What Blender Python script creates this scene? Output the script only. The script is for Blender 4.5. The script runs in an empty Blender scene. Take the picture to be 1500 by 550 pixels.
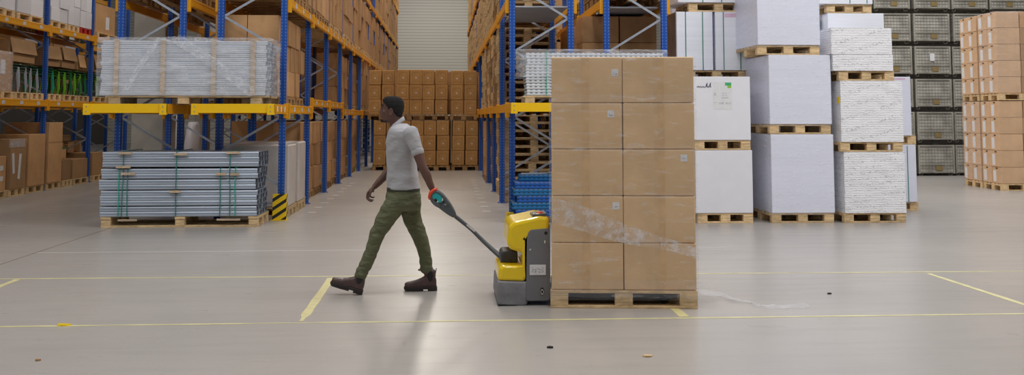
import bpy, math, random
from mathutils import Vector, Matrix, noise
random.seed(7)
PI = math.pi
C = bpy.context.scene.collection
# ------------------------------------------------------------------ camera geometry (metres; X right, Y down the aisle, Z up)
F, PX, PY, EYE = 1500.0, 750.0, 54.0, 1.56
pitch = math.atan((172-54)/1500); yaw = math.atan(98/1500)
cp, sp, cy, sy = math.cos(pitch), math.sin(pitch), math.cos(yaw), math.sin(yaw)
FWD = Vector((sy*cp, cy*cp, sp)); RGT = Vector((cy, -sy, 0)); UPV = Vector((-sy*sp, -cy*sp, cp))
def at(px, py, Y):
    r = FWD + RGT*((px-PX)/F) + UPV*(-(py-PY)/F)
    t = Y/r.y
    return Vector((r.x*t, Y, EYE+r.z*t))
cam = bpy.data.cameras.new('camera'); camo = bpy.data.objects.new('camera', cam); C.objects.link(camo)
cam.sensor_width = 36; cam.lens = 36; cam.shift_y = -(275-54)/1500.0
cam.clip_end = 300
camo.matrix_world = Matrix(((RGT.x, UPV.x, -FWD.x, 0), (RGT.y, UPV.y, -FWD.y, 0), (RGT.z, UPV.z, -FWD.z, EYE), (0, 0, 0, 1)))
sc = bpy.context.scene; sc.camera = camo
sc.view_settings.view_transform = 'Standard'; sc.view_settings.look = 'None'
sc.view_settings.gamma = 1; sc.view_settings.exposure = -0.56; sc.view_settings.use_curve_mapping = False

# ------------------------------------------------------------------ materials
def srgb(r, g, b):
    return tuple(((c/255)/12.92 if c/255 <= .04045 else ((c/255+.055)/1.055)**2.4) for c in (r, g, b))
class NT:
    def __init__(s, name):
        s.m = bpy.data.materials.new(name); s.m.use_nodes = True; s.t = s.m.node_tree; s.t.nodes.clear()
        s.out = s.n('ShaderNodeOutputMaterial')
    def n(s, ty, **kw):
        x = s.t.nodes.new(ty)
        for k, v in kw.items():
            if k.startswith('i_'):
                k = k[2:]; k = int(k) if k.isdigit() else k.replace('_', ' ')
                x.inputs[k].default_value = v
            else: setattr(x, k, v)
        return x
    def l(s, a, b): s.t.links.new(a, b)
    def math(s, op, a, b=None, clamp=False):
        x = s.t.nodes.new('ShaderNodeMath'); x.operation = op; x.use_clamp = clamp
        for i, v in enumerate((a, b)):
            if v is None: continue
            if isinstance(v, (int, float)): x.inputs[i].default_value = v
            else: s.l(v, x.inputs[i])
        return x.outputs[0]
    def mixc(s, fac, a, b):
        x = s.t.nodes.new('ShaderNodeMix'); x.data_type = 'RGBA'
        for i, v in ((0, fac), (6, a), (7, b)):
            if isinstance(v, tuple): x.inputs[i].default_value = (*v[:3], 1)
            elif isinstance(v, (int, float)): x.inputs[i].default_value = v
            else: s.l(v, x.inputs[i])
        return x.outputs[2]
    def coord(s, scale=(1, 1, 1), world=False):
        if world:
            g = s.n('ShaderNodeNewGeometry'); o = g.outputs['Position']
        else:
            o = s.n('ShaderNodeTexCoord').outputs['Object']
        mp = s.n('ShaderNodeMapping'); mp.inputs['Scale'].default_value = scale; s.l(o, mp.inputs[0]); return mp.outputs[0]
    def noise(s, vec, scale, detail=4, rough=.55):
        x = s.n('ShaderNodeTexNoise'); x.inputs['Scale'].default_value = scale; x.inputs['Detail'].default_value = detail
        x.inputs['Roughness'].default_value = rough; s.l(vec, x.inputs['Vector']); return x.outputs['Fac']
    def ramp(s, fac, lo, hi):
        x = s.n('ShaderNodeMapRange'); x.inputs[1].default_value = lo; x.inputs[2].default_value = hi; s.l(fac, x.inputs[0]); return x.outputs[0]
    def xyz(s, vec):
        x = s.n('ShaderNodeSeparateXYZ'); s.l(vec, x.inputs[0]); return x.outputs
    def bsdf(s, col, rough=.5, metal=0., bump=None, strength=.2, dist=.01, spec=.5, coat=0.):
        b = s.n('ShaderNodeBsdfPrincipled')
        for k, v in (('Base Color', col), ('Roughness', rough)):
            if isinstance(v, tuple): b.inputs[k].default_value = (*v[:3], 1)
            elif isinstance(v, (int, float)): b.inputs[k].default_value = v
            else: s.l(v, b.inputs[k])
        b.inputs['Metallic'].default_value = metal; b.inputs['Specular IOR Level'].default_value = spec
        b.inputs['Coat Weight'].default_value = coat
        if bump is not None:
            bp = s.n('ShaderNodeBump'); bp.inputs['Strength'].default_value = strength; bp.inputs['Distance'].default_value = dist
            s.l(bump, bp.inputs['Height']); s.l(bp.outputs[0], b.inputs['Normal'])
        s.l(b.outputs[0], s.out.inputs[0]); return b
def plain(name, rgb, rough=.5, metal=0., var=.12, nscale=8., spec=.5, bump=0., bscale=60., coat=0., stretch=(1, 1, 1), rnd=0.):
    t = NT(name); v = t.coord(stretch); nz = t.noise(v, nscale)
    c = srgb(*rgb); d = tuple(x*(1-var) for x in c); e = tuple(min(1, x*(1+var)) for x in c)
    col = t.mixc(t.ramp(nz, .3, .7), d, e)
    if rnd:
        oi = t.n('ShaderNodeObjectInfo'); hs = t.n('ShaderNodeHueSaturation')
        t.l(t.math('ADD', t.math('MULTIPLY', oi.outputs['Random'], rnd), 1-rnd/2), hs.inputs['Value']); t.l(col, hs.inputs['Color']); col = hs.outputs[0]
    t.bsdf(col, rough, metal, t.noise(v, bscale) if bump else None, bump or .2, .01, spec, coat)
    return t.m
M = {}
def cardboard(name, rgb, tape=True, marks=False, rnd=.22):
    t = NT(name); v = t.coord(); c = srgb(*rgb)
    n1 = t.noise(v, 3); n2 = t.noise(t.coord((2, 2, 60)), 6)
    col = t.mixc(t.ramp(n1, .3, .7), tuple(x*.88 for x in c), tuple(x*1.08 for x in c))
    col = t.mixc(t.math('MULTIPLY', t.ramp(n2, .45, .7), .16), col, tuple(x*.72 for x in c))
    x, y, z = t.xyz(v)
    if tape:
        k = t.math('LESS_THAN', t.math('ABSOLUTE', t.math('ADD', x, .01)), .032)
        k2 = t.math('GREATER_THAN', t.math('ABSOLUTE', z), .09)
        col = t.mixc(t.math('MULTIPLY', t.math('MULTIPLY', k, k2), .22), col, tuple(x*.6 for x in c))
    if marks:   # faint printed frame and pale spot on the end of the carton
        a = t.math('ABSOLUTE', x); b = t.math('ABSOLUTE', z)
        inr = t.math('MULTIPLY', t.math('LESS_THAN', a, .12), t.math('LESS_THAN', b, .14))
        inr2 = t.math('MULTIPLY', t.math('LESS_THAN', a, .105), t.math('LESS_THAN', b, .125))
        col = t.mixc(t.math('MULTIPLY', t.math('SUBTRACT', inr, inr2), .5), col, tuple(x*.45 for x in c))
        sp_ = t.math('LESS_THAN', t.math('ADD', a, t.math('ABSOLUTE', t.math('ADD', z, .02))), .034)
        col = t.mixc(t.math('MULTIPLY', sp_, .7), col, (.8, .78, .75))
        n3 = t.ramp(t.noise(t.coord((30, 1, 12)), 2), .56, .6)
        col = t.mixc(t.math('MULTIPLY', t.math('MULTIPLY', n3, inr2), .3), col, tuple(x*.3 for x in c))
    oi = t.n('ShaderNodeObjectInfo'); hs = t.n('ShaderNodeHueSaturation')
    t.l(t.math('ADD', t.math('MULTIPLY', oi.outputs['Random'], rnd), 1-rnd/2), hs.inputs['Value']); t.l(col, hs.inputs['Color'])
    t.bsdf(hs.outputs[0], .75, 0, n1, .25, .02, .3)
    return t.m
M['card'] = cardboard('cardboard', (200, 156, 110), rnd=.34)
M['card_front'] = cardboard('cardboard_clean', (232, 196, 150), rnd=.05)
M['card_mark'] = cardboard('cardboard_printed', (198, 152, 96), False, True, rnd=.14)
M['card_lit'] = cardboard('cardboard_lit', (222, 184, 146), False, rnd=.1)  # same cardboard as the tower's, brighter light on left faces put into the colour
M['card_old'] = cardboard('cardboard_old', (172, 136, 98), True, rnd=.35)
def _cheap(): pass
def wood(name, rgb, rnd=.35):
    t = NT(name); c = srgb(*rgb)
    n1 = t.noise(t.coord((2, 14, 14)), 4, 6); n2 = t.noise(t.coord((1.3, 1.3, 1.3)), 7)
    col = t.mixc(t.ramp(n1, .35, .7), c, tuple(x*.55 for x in c)); col = t.mixc(t.math('MULTIPLY', t.ramp(n2, .5, .75), .6), col, tuple(x*.42 for x in c))
    oi = t.n('ShaderNodeObjectInfo'); hs = t.n('ShaderNodeHueSaturation')
    t.l(t.math('ADD', t.math('MULTIPLY', oi.outputs['Random'], rnd), 1-rnd/2), hs.inputs['Value']); t.l(col, hs.inputs['Color'])
    t.bsdf(hs.outputs[0], .8, 0, n1, .3, .01, .2); return t.m
M['wood'] = wood('pallet_wood', (238, 206, 158)); M['wood_clean'] = wood('batten_wood', (226, 200, 170), .15); M['wood_old'] = wood('pallet_wood_weathered', (190, 152, 106))
M['red_plastic'] = plain('red_plastic', (190, 40, 30), .5)
def metal_paint(name, rgb, holes=False, axis='z', hole=(0.02, .02, .03), pitch_=.05, rough=.4, both=False, scuff=.15):
    t = NT(name); v = t.coord(); c = srgb(*rgb); x, y, z = t.xyz(v)
    col = t.mixc(t.math('MULTIPLY', t.ramp(t.noise(v, 9), .5, .8), scuff), c, tuple(q*.5 for q in c))
    col = t.mixc(t.math('MULTIPLY', t.ramp(t.noise(t.coord((6, 6, 6)), 7), .66, .7), .3), col, (.55, .55, .55))
    if holes:
        u, w = (z, x) if axis == 'z' else (x, z)
        f = t.math('FRACT', t.math('ADD', t.math('DIVIDE', u, pitch_), 100.))
        a = t.math('LESS_THAN', f, .45)
        if both: b = t.math('LESS_THAN', t.math('FRACT', t.math('ADD', t.math('DIVIDE', w, .045), 100.25)), .3)
        else:
            g = t.n('ShaderNodeTexCoord'); nx = t.xyz(g.outputs['Normal'])[0]
            b = t.math('MULTIPLY', t.math('GREATER_THAN', t.math('ABSOLUTE', nx), .5), t.math('LESS_THAN', t.math('ABSOLUTE', t.math('ADD', y, -.015)), .013))
            b2 = t.math('MULTIPLY', t.math('LESS_THAN', t.math('ABSOLUTE', nx), .5), t.math('LESS_THAN', t.math('ABSOLUTE', t.math('SUBTRACT', t.math('ABSOLUTE', x), .03)), .007))
            b = t.math('ADD', b, t.math('MULTIPLY', b2, .7), True)
        col = t.mixc(t.math('MULTIPLY', a, b), col, hole)
    t.bsdf(col, rough, 0, None, spec=.5); return t.m
M['blue'] = metal_paint('blue_rack_paint', (18, 82, 176), True, hole=(.25, .33, .5))
M['blue_beam'] = metal_paint('blue_perforated_steel', (24, 92, 178), True, 'x', (.005, .015, .05), .07, both=True)
M['teal_beam'] = metal_paint('teal_perforated_steel', (28, 112, 170), True, 'x', (.005, .03, .07), .07, both=True)
M['yellow_rack'] = metal_paint('yellow_rack_paint', (255, 204, 6), rough=.45, scuff=.08)
M['orange_rack'] = metal_paint('orange_rack_paint', (240, 168, 16), rough=.45)
M['galv'] = plain('galvanised_steel', (190, 196, 206), .38, .55, .12, 14)
M['galv_dark'] = plain('weathered_galvanised_steel', (150, 146, 136), .5, .4, .3, 5)
M['deck'] = plain('deck_sheet_steel', (165, 170, 178), .4, .5, .1, 3)
M['steel'] = plain('grey_steel_profile', (182, 192, 206), .36, .35, .12, 3, stretch=(.4, 4, 4), rnd=.14)
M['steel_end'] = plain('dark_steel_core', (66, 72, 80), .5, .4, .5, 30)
M['white_steel'] = plain('pale_steel_profile', (214, 220, 230), .45, .1, .1, 3, stretch=(.5, 6, 6), rnd=.1)
M['perf_white'] = metal_paint('white_perforated_steel', (222, 226, 232), True, 'x', (.12, .14, .18), .075, both=True)
M['label'] = plain('white_paper_label', (232, 232, 234), .6, 0, .05, 30)
def labelmat():
    t = NT('printed_label'); v = t.coord((1, 1, 1)); n = t.noise(t.coord((60, 60, 120)), 1.2, 2)
    t.bsdf(t.mixc(t.math('MULTIPLY', t.ramp(n, .52, .58), .7), (.78, .78, .8), (.12, .12, .14)), .6); return t.m
M['label_print'] = labelmat()
M['paper'] = plain('white_paper_wrap', (236, 236, 246), .55, 0, .03, 2, bump=.06, bscale=5, stretch=(1, 1, 6))
M['paper_lilac'] = plain('paper_in_film', (234, 236, 250), .32, 0, .03, 1.5, bump=.12, bscale=4, stretch=(.8, .8, 7), spec=.6)
M['paper_sheets'] = plain('paper_sheet_edges', (240, 242, 250), .5, 0, .04, 3, bump=.15, bscale=8, stretch=(.3, .3, 8))
M['brown_side'] = plain('brownish_side', (150, 130, 120), .3, 0, .25, 4, bump=.4, bscale=8)
M['white_box'] = plain('white_carton', (232, 232, 238), .6, 0, .02, 4, rnd=.15)
M['strap'] = plain('green_strap', (46, 128, 112), .45); M['strap_blue'] = plain('blue_strap', (70, 76, 150), .5)
M['green_sticker'] = plain('green_sticker', (70, 180, 120), .5); M['lime_sticker'] = plain('lime_sticker', (150, 200, 60), .5)
M['pink'] = plain('pink_sticker', (226, 190, 212), .5); M['ink'] = plain('dark_ink', (40, 44, 80), .6)
M['black'] = plain('black_rubber', (30, 30, 32), .6); M['dark'] = plain('dark_plastic', (62, 62, 66), .5, bump=.15, bscale=120)
def bagmat(name, diag):
    t = NT(name); v = t.coord(); x, y, z = t.xyz(v)
    n = t.noise(t.coord((26, 26, 44)), 1.3, 3, .7)
    if diag:
        w = t.math('FRACT', t.math('ADD', t.math('ADD', t.math('MULTIPLY', z, 5.5), t.math('MULTIPLY', t.math('ADD', x, y), -1.6)), 50))
        band = t.math('LESS_THAN', t.math('ABSOLUTE', t.math('SUBTRACT', w, .5)), .17)
    else:
        w = t.math('FRACT', t.math('ADD', t.math('MULTIPLY', z, 12.), t.math('ADD', t.math('MULTIPLY', x, -1.), 50.3)))
        band = t.math('LESS_THAN', t.math('ABSOLUTE', t.math('SUBTRACT', w, .5)), .22)
    k = t.math('MULTIPLY', t.math('MULTIPLY', t.ramp(n, .56, .60), band), .75, True)
    col = t.mixc(k, srgb(246, 246, 249), srgb(172, 172, 178))
    t.bsdf(col, .5, 0, t.noise(t.coord((6, 6, 16)), 4), .5, .02); return t.m
M['bag_diag'] = bagmat('printed_bag_paper', True); M['bag_fine'] = bagmat('printed_bag_paper_fine', False)
def filmmat(name, lo, hi, amount, base=.04, tint=(.9, .93, 1.), stretch=(2, 2, 9), scale=3, rough=.18):
    t = NT(name); v = t.coord(stretch)
    n = t.noise(v, scale, 6, .62); k = t.math('ADD', t.math('MULTIPLY', t.ramp(n, lo, hi), amount), base, True)
    tr = t.n('ShaderNodeBsdfTransparent'); b = t.n('ShaderNodeBsdfPrincipled')
    b.inputs['Base Color'].default_value = (*tint, 1); b.inputs['Roughness'].default_value = rough
    bp = t.n('ShaderNodeBump'); bp.inputs['Strength'].default_value = .5; bp.inputs['Distance'].default_value = .02
    t.l(n, bp.inputs['Height']); t.l(bp.outputs[0], b.inputs['Normal'])
    mx = t.n('ShaderNodeMixShader'); t.l(k, mx.inputs[0]); t.l(tr.outputs[0], mx.inputs[1]); t.l(b.outputs[0], mx.inputs[2])
    t.l(mx.outputs[0], t.out.inputs[0]); return t.m
M['film'] = filmmat('stretch_film', .55, .78, .38, .06)
M['film_band'] = filmmat('twisted_stretch_film', .46, .68, .62, .12, stretch=(1.2, 1, 1.2), scale=9)
M['film_milky'] = filmmat('milky_stretch_film', .47, .76, .42, .17, stretch=(1, 1, 4), scale=4)
M['film_floor'] = filmmat('loose_film', .4, .7, .3, .1, stretch=(1, 1, 1), scale=12)
def floormat():
    t = NT('polished_concrete'); v = t.coord(world=True)
    a = t.noise(v, .35, 5, .6); b = t.noise(t.coord((.5, 3.2, 1), True), 1.4, 6, .65); d = t.noise(v, 26, 3, .7)
    col = t.mixc(t.ramp(a, .35, .7), srgb(182, 176, 170), srgb(170, 165, 160))
    col = t.mixc(t.math('MULTIPLY', t.ramp(b, .48, .72), .38), col, srgb(150, 144, 138))
    col = t.mixc(t.math('MULTIPLY', t.ramp(d, .45, .8), .12), col, srgb(136, 129, 122))
    s = t.noise(t.coord((1.2, .6, 1), True), 7, 2, .5)
    col = t.mixc(t.math('MULTIPLY', t.ramp(s, .70, .74), .25), col, srgb(140, 118, 92))
    r = t.math('ADD', t.math('MULTIPLY', b, .22), .20)
    t.bsdf(col, r, 0, d, .03, .002, .5); return t.m
M['floor'] = floormat()
def wallmat():
    t = NT('ribbed_wall_panel'); v = t.coord(world=True); z = t.xyz(v)[2]
    f = t.math('FRACT', t.math('DIVIDE', z, .18)); k = t.math('LESS_THAN', f, .2)
    col = t.mixc(k, srgb(224, 220, 210), srgb(186, 180, 168))
    t.bsdf(col, .5, 0, f, .3, .03); return t.m
M['wall'] = wallmat(); M['wall_grey'] = plain('grey_wall_panel', (78, 74, 70), .7, nscale=.5)
M['concrete'] = plain('column_concrete', (176, 170, 160), .8, 0, .15, 2.2, bump=.15, bscale=14)
M['tape_y'] = plain('yellow_floor_tape', (216, 208, 156), .5, 0, .14, 5, stretch=(1, 1, 1))
M['tape_y2'] = plain('worn_yellow_floor_tape', (212, 202, 148), .5, 0, .12, 9)
M['groove'] = plain('floor_joint', (120, 104, 92), .8)
M['jack_yellow'] = plain('truck_yellow', (255, 216, 10), .3, 0, .03, 3, coat=.4)
M['jack_grey'] = plain('truck_grey', (122, 122, 126), .5, 0, .05, 6, bump=.08, bscale=150)
M['jack_skirt'] = plain('scuffed_grey_skirt', (136, 136, 140), .55, 0, .28, 7, bump=.15, bscale=60)
M['tiller'] = plain('tiller_grey', (86, 92, 98), .38, 0, .05, 8); M['teal'] = plain('teal_plastic', (40, 178, 182), .3, 0, .06, 10)
M['orange'] = plain('orange_red_plastic', (232, 74, 32), .4); M['chrome'] = plain('bright_steel', (210, 210, 205), .25, .8)
M['skin'] = plain('dark_brown_skin', (104, 74, 64), .5, 0, .12, 14, spec=.45, bump=.08, bscale=90)
M['palm_skin'] = plain('palm_skin', (170, 112, 96), .5)
M['hair'] = plain('short_black_hair', (26, 23, 24), .9, 0, .3, 60, bump=.9, bscale=160)
def cloth(name, rgb, wr, sc_):
    t = NT(name); c = srgb(*rgb); v = t.coord((1, 1, 1)); n = t.noise(v, 300, 2); w = t.noise(t.coord((1, 1, 2.2)), sc_, 3, .5)
    col = t.mixc(n, tuple(q*.88 for q in c), tuple(q*1.1 for q in c))
    t.bsdf(col, .85, 0, w, wr, .05, .2); return t.m
M['shirt'] = cloth('grey_polo_cloth', (182, 181, 185), .3, 9); M['trouser'] = cloth('olive_cotton', (106, 109, 84), .65, 11)
M['boot'] = plain('brown_boot_leather', (86, 66, 64), .42, 0, .25, 14, bump=.2, bscale=40)
M['sole'] = plain('boot_sole_rubber', (48, 42, 42), .6); M['belt'] = plain('dark_belt_cloth', (50, 54, 40), .7)
M['green_p'] = plain('green_chair_paint', (30, 120, 70), .4); M['lime_p'] = plain('lime_chair_paint', (120, 190, 40), .4)
M['teal_p'] = plain('teal_chair_paint', (40, 170, 140), .4); M['dgreen'] = plain('dark_green_seat', (26, 80, 50), .5)
def stripemat():
    t = NT('hazard_stripes'); x, y, z = t.xyz(t.coord())
    f = t.math('FRACT', t.math('ADD', t.math('ADD', t.math('MULTIPLY', z, 7.6), t.math('MULTIPLY', t.math('ADD', x, y), -5.)), 20.1))
    t.bsdf(t.mixc(t.math('LESS_THAN', f, .42), srgb(250, 208, 20), (.02, .02, .02)), .5); return t.m
M['hazard'] = stripemat()
M['wire'] = plain('cage_wire_steel', (158, 154, 142), .5, .1, .25, 3); M['cage_in'] = plain('cage_contents', (192, 188, 178), .8, 0, .3, 3)
M['cage_plate'] = plain('brass_coloured_plate', (150, 128, 84), .5, .2)

# ------------------------------------------------------------------ mesh building
class MB:
    def __init__(s): s.v = []; s.f = []
    def add(s, vs, fs, mat=None):
        k = len(s.v); s.v += [tuple(mat @ Vector(v)) if mat else tuple(v) for v in vs]; s.f += [tuple(i+k for i in f) for f in fs]; return s
    def box(s, c, d, ch=0., mat=None):
        x, y, z = (q/2 for q in d); cx, cy_, cz = c
        if ch <= 0:
            vs = [(cx+i*x, cy_+j*y, cz+k*z) for i in (-1, 1) for j in (-1, 1) for k in (-1, 1)]
            return s.add(vs, [(0, 1, 3, 2), (4, 6, 7, 5), (0, 4, 5, 1), (2, 3, 7, 6), (0, 2, 6, 4), (1, 5, 7, 3)], mat)
        vs = []; idx = {}
        for i in (-1, 1):
            for j in (-1, 1):
                for k in (-1, 1):
                    for a in range(3):
                        p = [i*(x-ch), j*(y-ch), k*(z-ch)]; p[a] = (i*x, j*y, k*z)[a]
                        idx[i, j, k, a] = len(vs); vs.append((cx+p[0], cy_+p[1], cz+p[2]))
        fs = []
        for a in range(3):
            b, c2 = (a+1) % 3, (a+2) % 3
            for sg in (-1, 1):
                q = []
                for (p, r) in ((-1, -1), (1, -1), (1, 1), (-1, 1)):
                    e = [0]*3; e[a] = sg; e[b] = p; e[c2] = r; q.append(idx[e[0], e[1], e[2], a])
                fs.append(tuple(q if sg > 0 else q[::-1]))
            for p in (-1, 1):
                for r in (-1, 1):
                    e0 = [0]*3; e1 = [0]*3; e0[a] = -1; e1[a] = 1; e0[b] = e1[b] = p; e0[c2] = e1[c2] = r
                    fs.append((idx[(*e0, b)], idx[(*e1, b)], idx[(*e1, c2)], idx[(*e0, c2)]))
        for i in (-1, 1):
            for j in (-1, 1):
                for k in (-1, 1): fs.append(tuple(idx[i, j, k, a] for a in range(3)))
        return s.add(vs, fs, mat)
    def loft(s, rings, caps=True, mat=None):
        n = len(rings[0]); vs = [p for r in rings for p in r]; fs = []
        for i in range(len(rings)-1):
            for j in range(n): fs.append((i*n+j, i*n+(j+1) % n, (i+1)*n+(j+1) % n, (i+1)*n+j))
        if caps: fs.append(tuple(range(n))[::-1]); fs.append(tuple((len(rings)-1)*n+j for j in range(n)))
        return s.add(vs, fs, mat)
    def tube(s, pts, rad, n=12, flat=1., up=None, ends=True):
        pts = [Vector(p) for p in pts]
        if not isinstance(rad, (list, tuple)): rad = [rad]*len(pts)
        up = Vector(up) if up else None; rings = []
        for i, p in enumerate(pts):
            t = (pts[min(i+1, len(pts)-1)]-pts[max(i-1, 0)]).normalized()
            u = up or (Vector((0, 0, 1)) if abs(t.z) < .9 else Vector((0, 1, 0)))
            a = t.cross(u).normalized(); b = a.cross(t).normalized()
            r = rad[i]; ra, rb = r if isinstance(r, tuple) else (r, r*flat)
            rings.append([p+a*(math.cos(2*PI*j/n)*ra)+b*(math.sin(2*PI*j/n)*rb) for j in range(n)])
        return s.loft(rings, ends)
    def limb(s, pts, rad, n=20, sub=6, up=None):       # smooth tapered limb with round ends
        P = [Vector(p) for p in pts]; R = [r if isinstance(r, tuple) else (r, r) for r in rad]; q = []; w = []
        for i in range(len(P)-1):
            p0, p1, p2, p3 = P[max(i-1, 0)], P[i], P[i+1], P[min(i+2, len(P)-1)]
            for k in range(sub):
                t = k/sub; q.append(.5*((2*p1)+(p2-p0)*t+(2*p0-5*p1+4*p2-p3)*t*t+(3*p1-p0-3*p2+p3)*t**3))
                e = t*t*(3-2*t); w.append(tuple(R[i][c]*(1-e)+R[i+1][c]*e for c in (0, 1)))
        q.append(P[-1]); w.append(R[-1])
        d0 = (q[0]-q[1]).normalized(); d1 = (q[-1]-q[-2]).normalized(); r0, r1 = w[0], w[-1]; a = []; b = []; aw = []; bw = []
        for f_ in (.95, .75, .45):
            k = math.sqrt(1-f_*f_); a.append(q[0]+d0*min(r0)*f_*.8); aw.append((r0[0]*k, r0[1]*k))
            b.insert(0, q[-1]+d1*min(r1)*f_*.8); bw.insert(0, (r1[0]*k, r1[1]*k))
        if up is None:
            ts = [(y_-x_).normalized() for x_, y_ in zip(q, q[1:])]
            up = min(((0, 1, 0), (0, 0, 1), (1, 0, 0)), key=lambda ax: max(abs(t_.dot(Vector(ax))) for t_ in ts))
        return s.tube(a+q+b, aw+w+bw, n, up=up)
    def ell(s, c, r, n=16, m=10, mat=None, rot=None):
        vs = []; fs = []; R = rot or Matrix.Identity(3)
        for i in range(m+1):
            th = PI*i/m
            for j in range(n):
                ph = 2*PI*j/n; p = R @ Vector((r[0]*math.sin(th)*math.cos(ph), r[1]*math.sin(th)*math.sin(ph), r[2]*math.cos(th)))
                vs.append((c[0]+p.x, c[1]+p.y, c[2]+p.z))
        for i in range(m):
            for j in range(n): fs.append((i*n+j, i*n+(j+1) % n, (i+1)*n+(j+1) % n, (i+1)*n+j))
        return s.add(vs, fs, mat)
    def cyl(s, a, b, r, n=14): return s.tube([a, b], [r, r], n)
    def bar(s, a, b, w, h, up=None): # rectangular bar
        a, b = Vector(a), Vector(b); t = (b-a).normalized(); u = Vector(up) if up else (Vector((0, 1, 0)))
        x = t.cross(u).normalized(); y = x.cross(t)
        return s.loft([[p+x*i*w/2+y*j*h/2 for i, j in ((-1, -1), (1, -1), (1, 1), (-1, 1))] for p in (a, b)])
    def prism(s, poly, y0, y1, ch=0., plane='xz'):  # polygon in XZ extruded along Y
        def P(p, y): return (p[0], y, p[1]) if plane == 'xz' else (p[0], p[1], y)
        if ch <= 0: return s.loft([[P(p, y0) for p in poly], [P(p, y1) for p in poly]])
        cx = sum(p[0] for p in poly)/len(poly); cz = sum(p[1] for p in poly)/len(poly)
        def ins(p, k):
            d = math.hypot(p[0]-cx, p[1]-cz) or 1; return (p[0]-(p[0]-cx)/d*k, p[1]-(p[1]-cz)/d*k)
        sg = 1 if y1 > y0 else -1
        return s.loft([[P(ins(p, ch), y0) for p in poly], [P(ins(p, ch*.3), y0+sg*ch*.3) for p in poly], [P(p, y0+sg*ch) for p in poly],
                       [P(p, y1-sg*ch) for p in poly], [P(ins(p, ch*.3), y1-sg*ch*.3) for p in poly], [P(ins(p, ch), y1) for p in poly]])
    def mesh(s, name, mat, smooth=False):
        me = bpy.data.meshes.new(name); me.from_pydata(s.v, [], s.f); me.materials.append(M[mat] if isinstance(mat, str) else mat)
        import bmesh
        b = bmesh.new(); b.from_mesh(me); bmesh.ops.recalc_face_normals(b, faces=b.faces); b.to_mesh(me); b.free()
        if smooth: me.shade_smooth()
        return me
    def build(s, name, mat, parent=None, loc=None, rotz=0, smooth=False):
        return link(name, s.mesh(name, mat, smooth), parent, loc, rotz)
def link(name, me, parent=None, loc=None, rotz=0):
    o = bpy.data.objects.new(name, me); C.objects.link(o)
    if loc is not None: o.location = loc
    o.rotation_euler = (0, 0, rotz)
    if parent is not None: o.parent = parent
    return o
LABELS = {}
def tag(o, label=None, cat=None, group=None, kind=None):
    if label: o['label'] = label; LABELS.setdefault(label, []).append(o.name)
    if cat: o['category'] = cat
    if group: o['group'] = group
    if kind: o['kind'] = kind
    return o
def empty(name, loc, label, cat, group=None, rotz=0):
    o = bpy.data.objects.new(name, None); C.objects.link(o); o.location = loc; o.rotation_euler = (0, 0, rotz); o.empty_display_size = .1
    return tag(o, label, cat, group)
def copy_tree(o, parent=None):
    c = o.copy(); C.objects.link(c); c.parent = parent
    for ch in list(o.children): copy_tree(ch, c)
    return c
def struct(o, label): return tag(o, label, None, None, 'structure')
def displace(me, fn):
    n = len(me.vertices); co = [0.]*(3*n); no = [0.]*(3*n)
    me.vertices.foreach_get('co', co); me.vertex_normals.foreach_get('vector', no)
    for i in range(n):
        k = fn(Vector(co[3*i:3*i+3]))
        for a in range(3): co[3*i+a] += no[3*i+a]*k
    me.vertices.foreach_set('co', co); me.update()
def smooth_mesh(mb, name, mat, voxel, noise_amp=0., noise_scale=8., iters=3, parent=None):
    me = bpy.data.meshes.new(name); me.from_pydata(mb.v, [], mb.f)
    import bmesh
    b = bmesh.new(); b.from_mesh(me); bmesh.ops.recalc_face_normals(b, faces=b.faces); b.to_mesh(me); b.free()
    o = bpy.data.objects.new(name, me); C.objects.link(o)
    r = o.modifiers.new('r', 'REMESH'); r.mode = 'VOXEL'; r.voxel_size = voxel; r.adaptivity = 0
    s = o.modifiers.new('s', 'SMOOTH'); s.factor = .5; s.iterations = iters
    dg = bpy.context.evaluated_depsgraph_get(); ev = o.evaluated_get(dg); m2 = bpy.data.meshes.new_from_object(ev)
    o.modifiers.clear(); o.data = m2; m2.name = name
    m2.materials.clear(); m2.materials.append(M[mat]); m2.shade_smooth()
    if noise_amp:
        displace(m2, lambda p: noise_amp*noise.noise(Vector((p.x*noise_scale, p.y*noise_scale, p.z*noise_scale*1.8))))
    if parent: o.parent = parent
    return o
ORD = ['bottom', 'second', 'third', 'fourth', 'fifth', 'sixth', 'seventh', 'eighth', 'ninth', 'tenth', 'eleventh', 'twelfth', 'thirteenth', 'fourteenth', 'fifteenth']
NTH = ['first', 'second', 'third', 'fourth', 'fifth', 'sixth', 'seventh', 'eighth']

# ------------------------------------------------------------------ room
struct(MB().box((0, 26, -.05), (52, 80, .1)).build('floor', 'floor'), 'polished pale grey concrete warehouse floor')
struct(MB().box((0, 62.1, 7), (52, .2, 14)).build('wall_back', 'wall'), 'pale ribbed panel wall at the far end of the aisle')
struct(MB().box((-20.1, 30, 7), (.2, 64, 14)).build('wall_left', 'wall_grey'), 'grey panel wall behind the left racks')
struct(MB().box((24.1, 30, 7), (.2, 64, 14)).build('wall_right', 'wall_grey'), 'grey panel wall behind the wire cages')
struct(MB().box((-5.42, 19.6, 6), (.57, .9, 12), .01).build('concrete_pillar', 'concrete'), 'square grey concrete pillar between the left racks')
struct(MB().box((-4.7, 12.4, .0008), (.012, 7.2, .0016)).build('trim_1', 'groove'), 'dark expansion joint running across the concrete floor')
struct(MB().box((-.6, 12.3, .0008), (8.2, .008, .0016)).build('trim_2', 'label'), 'thin pale scratch line across the floor')
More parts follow.
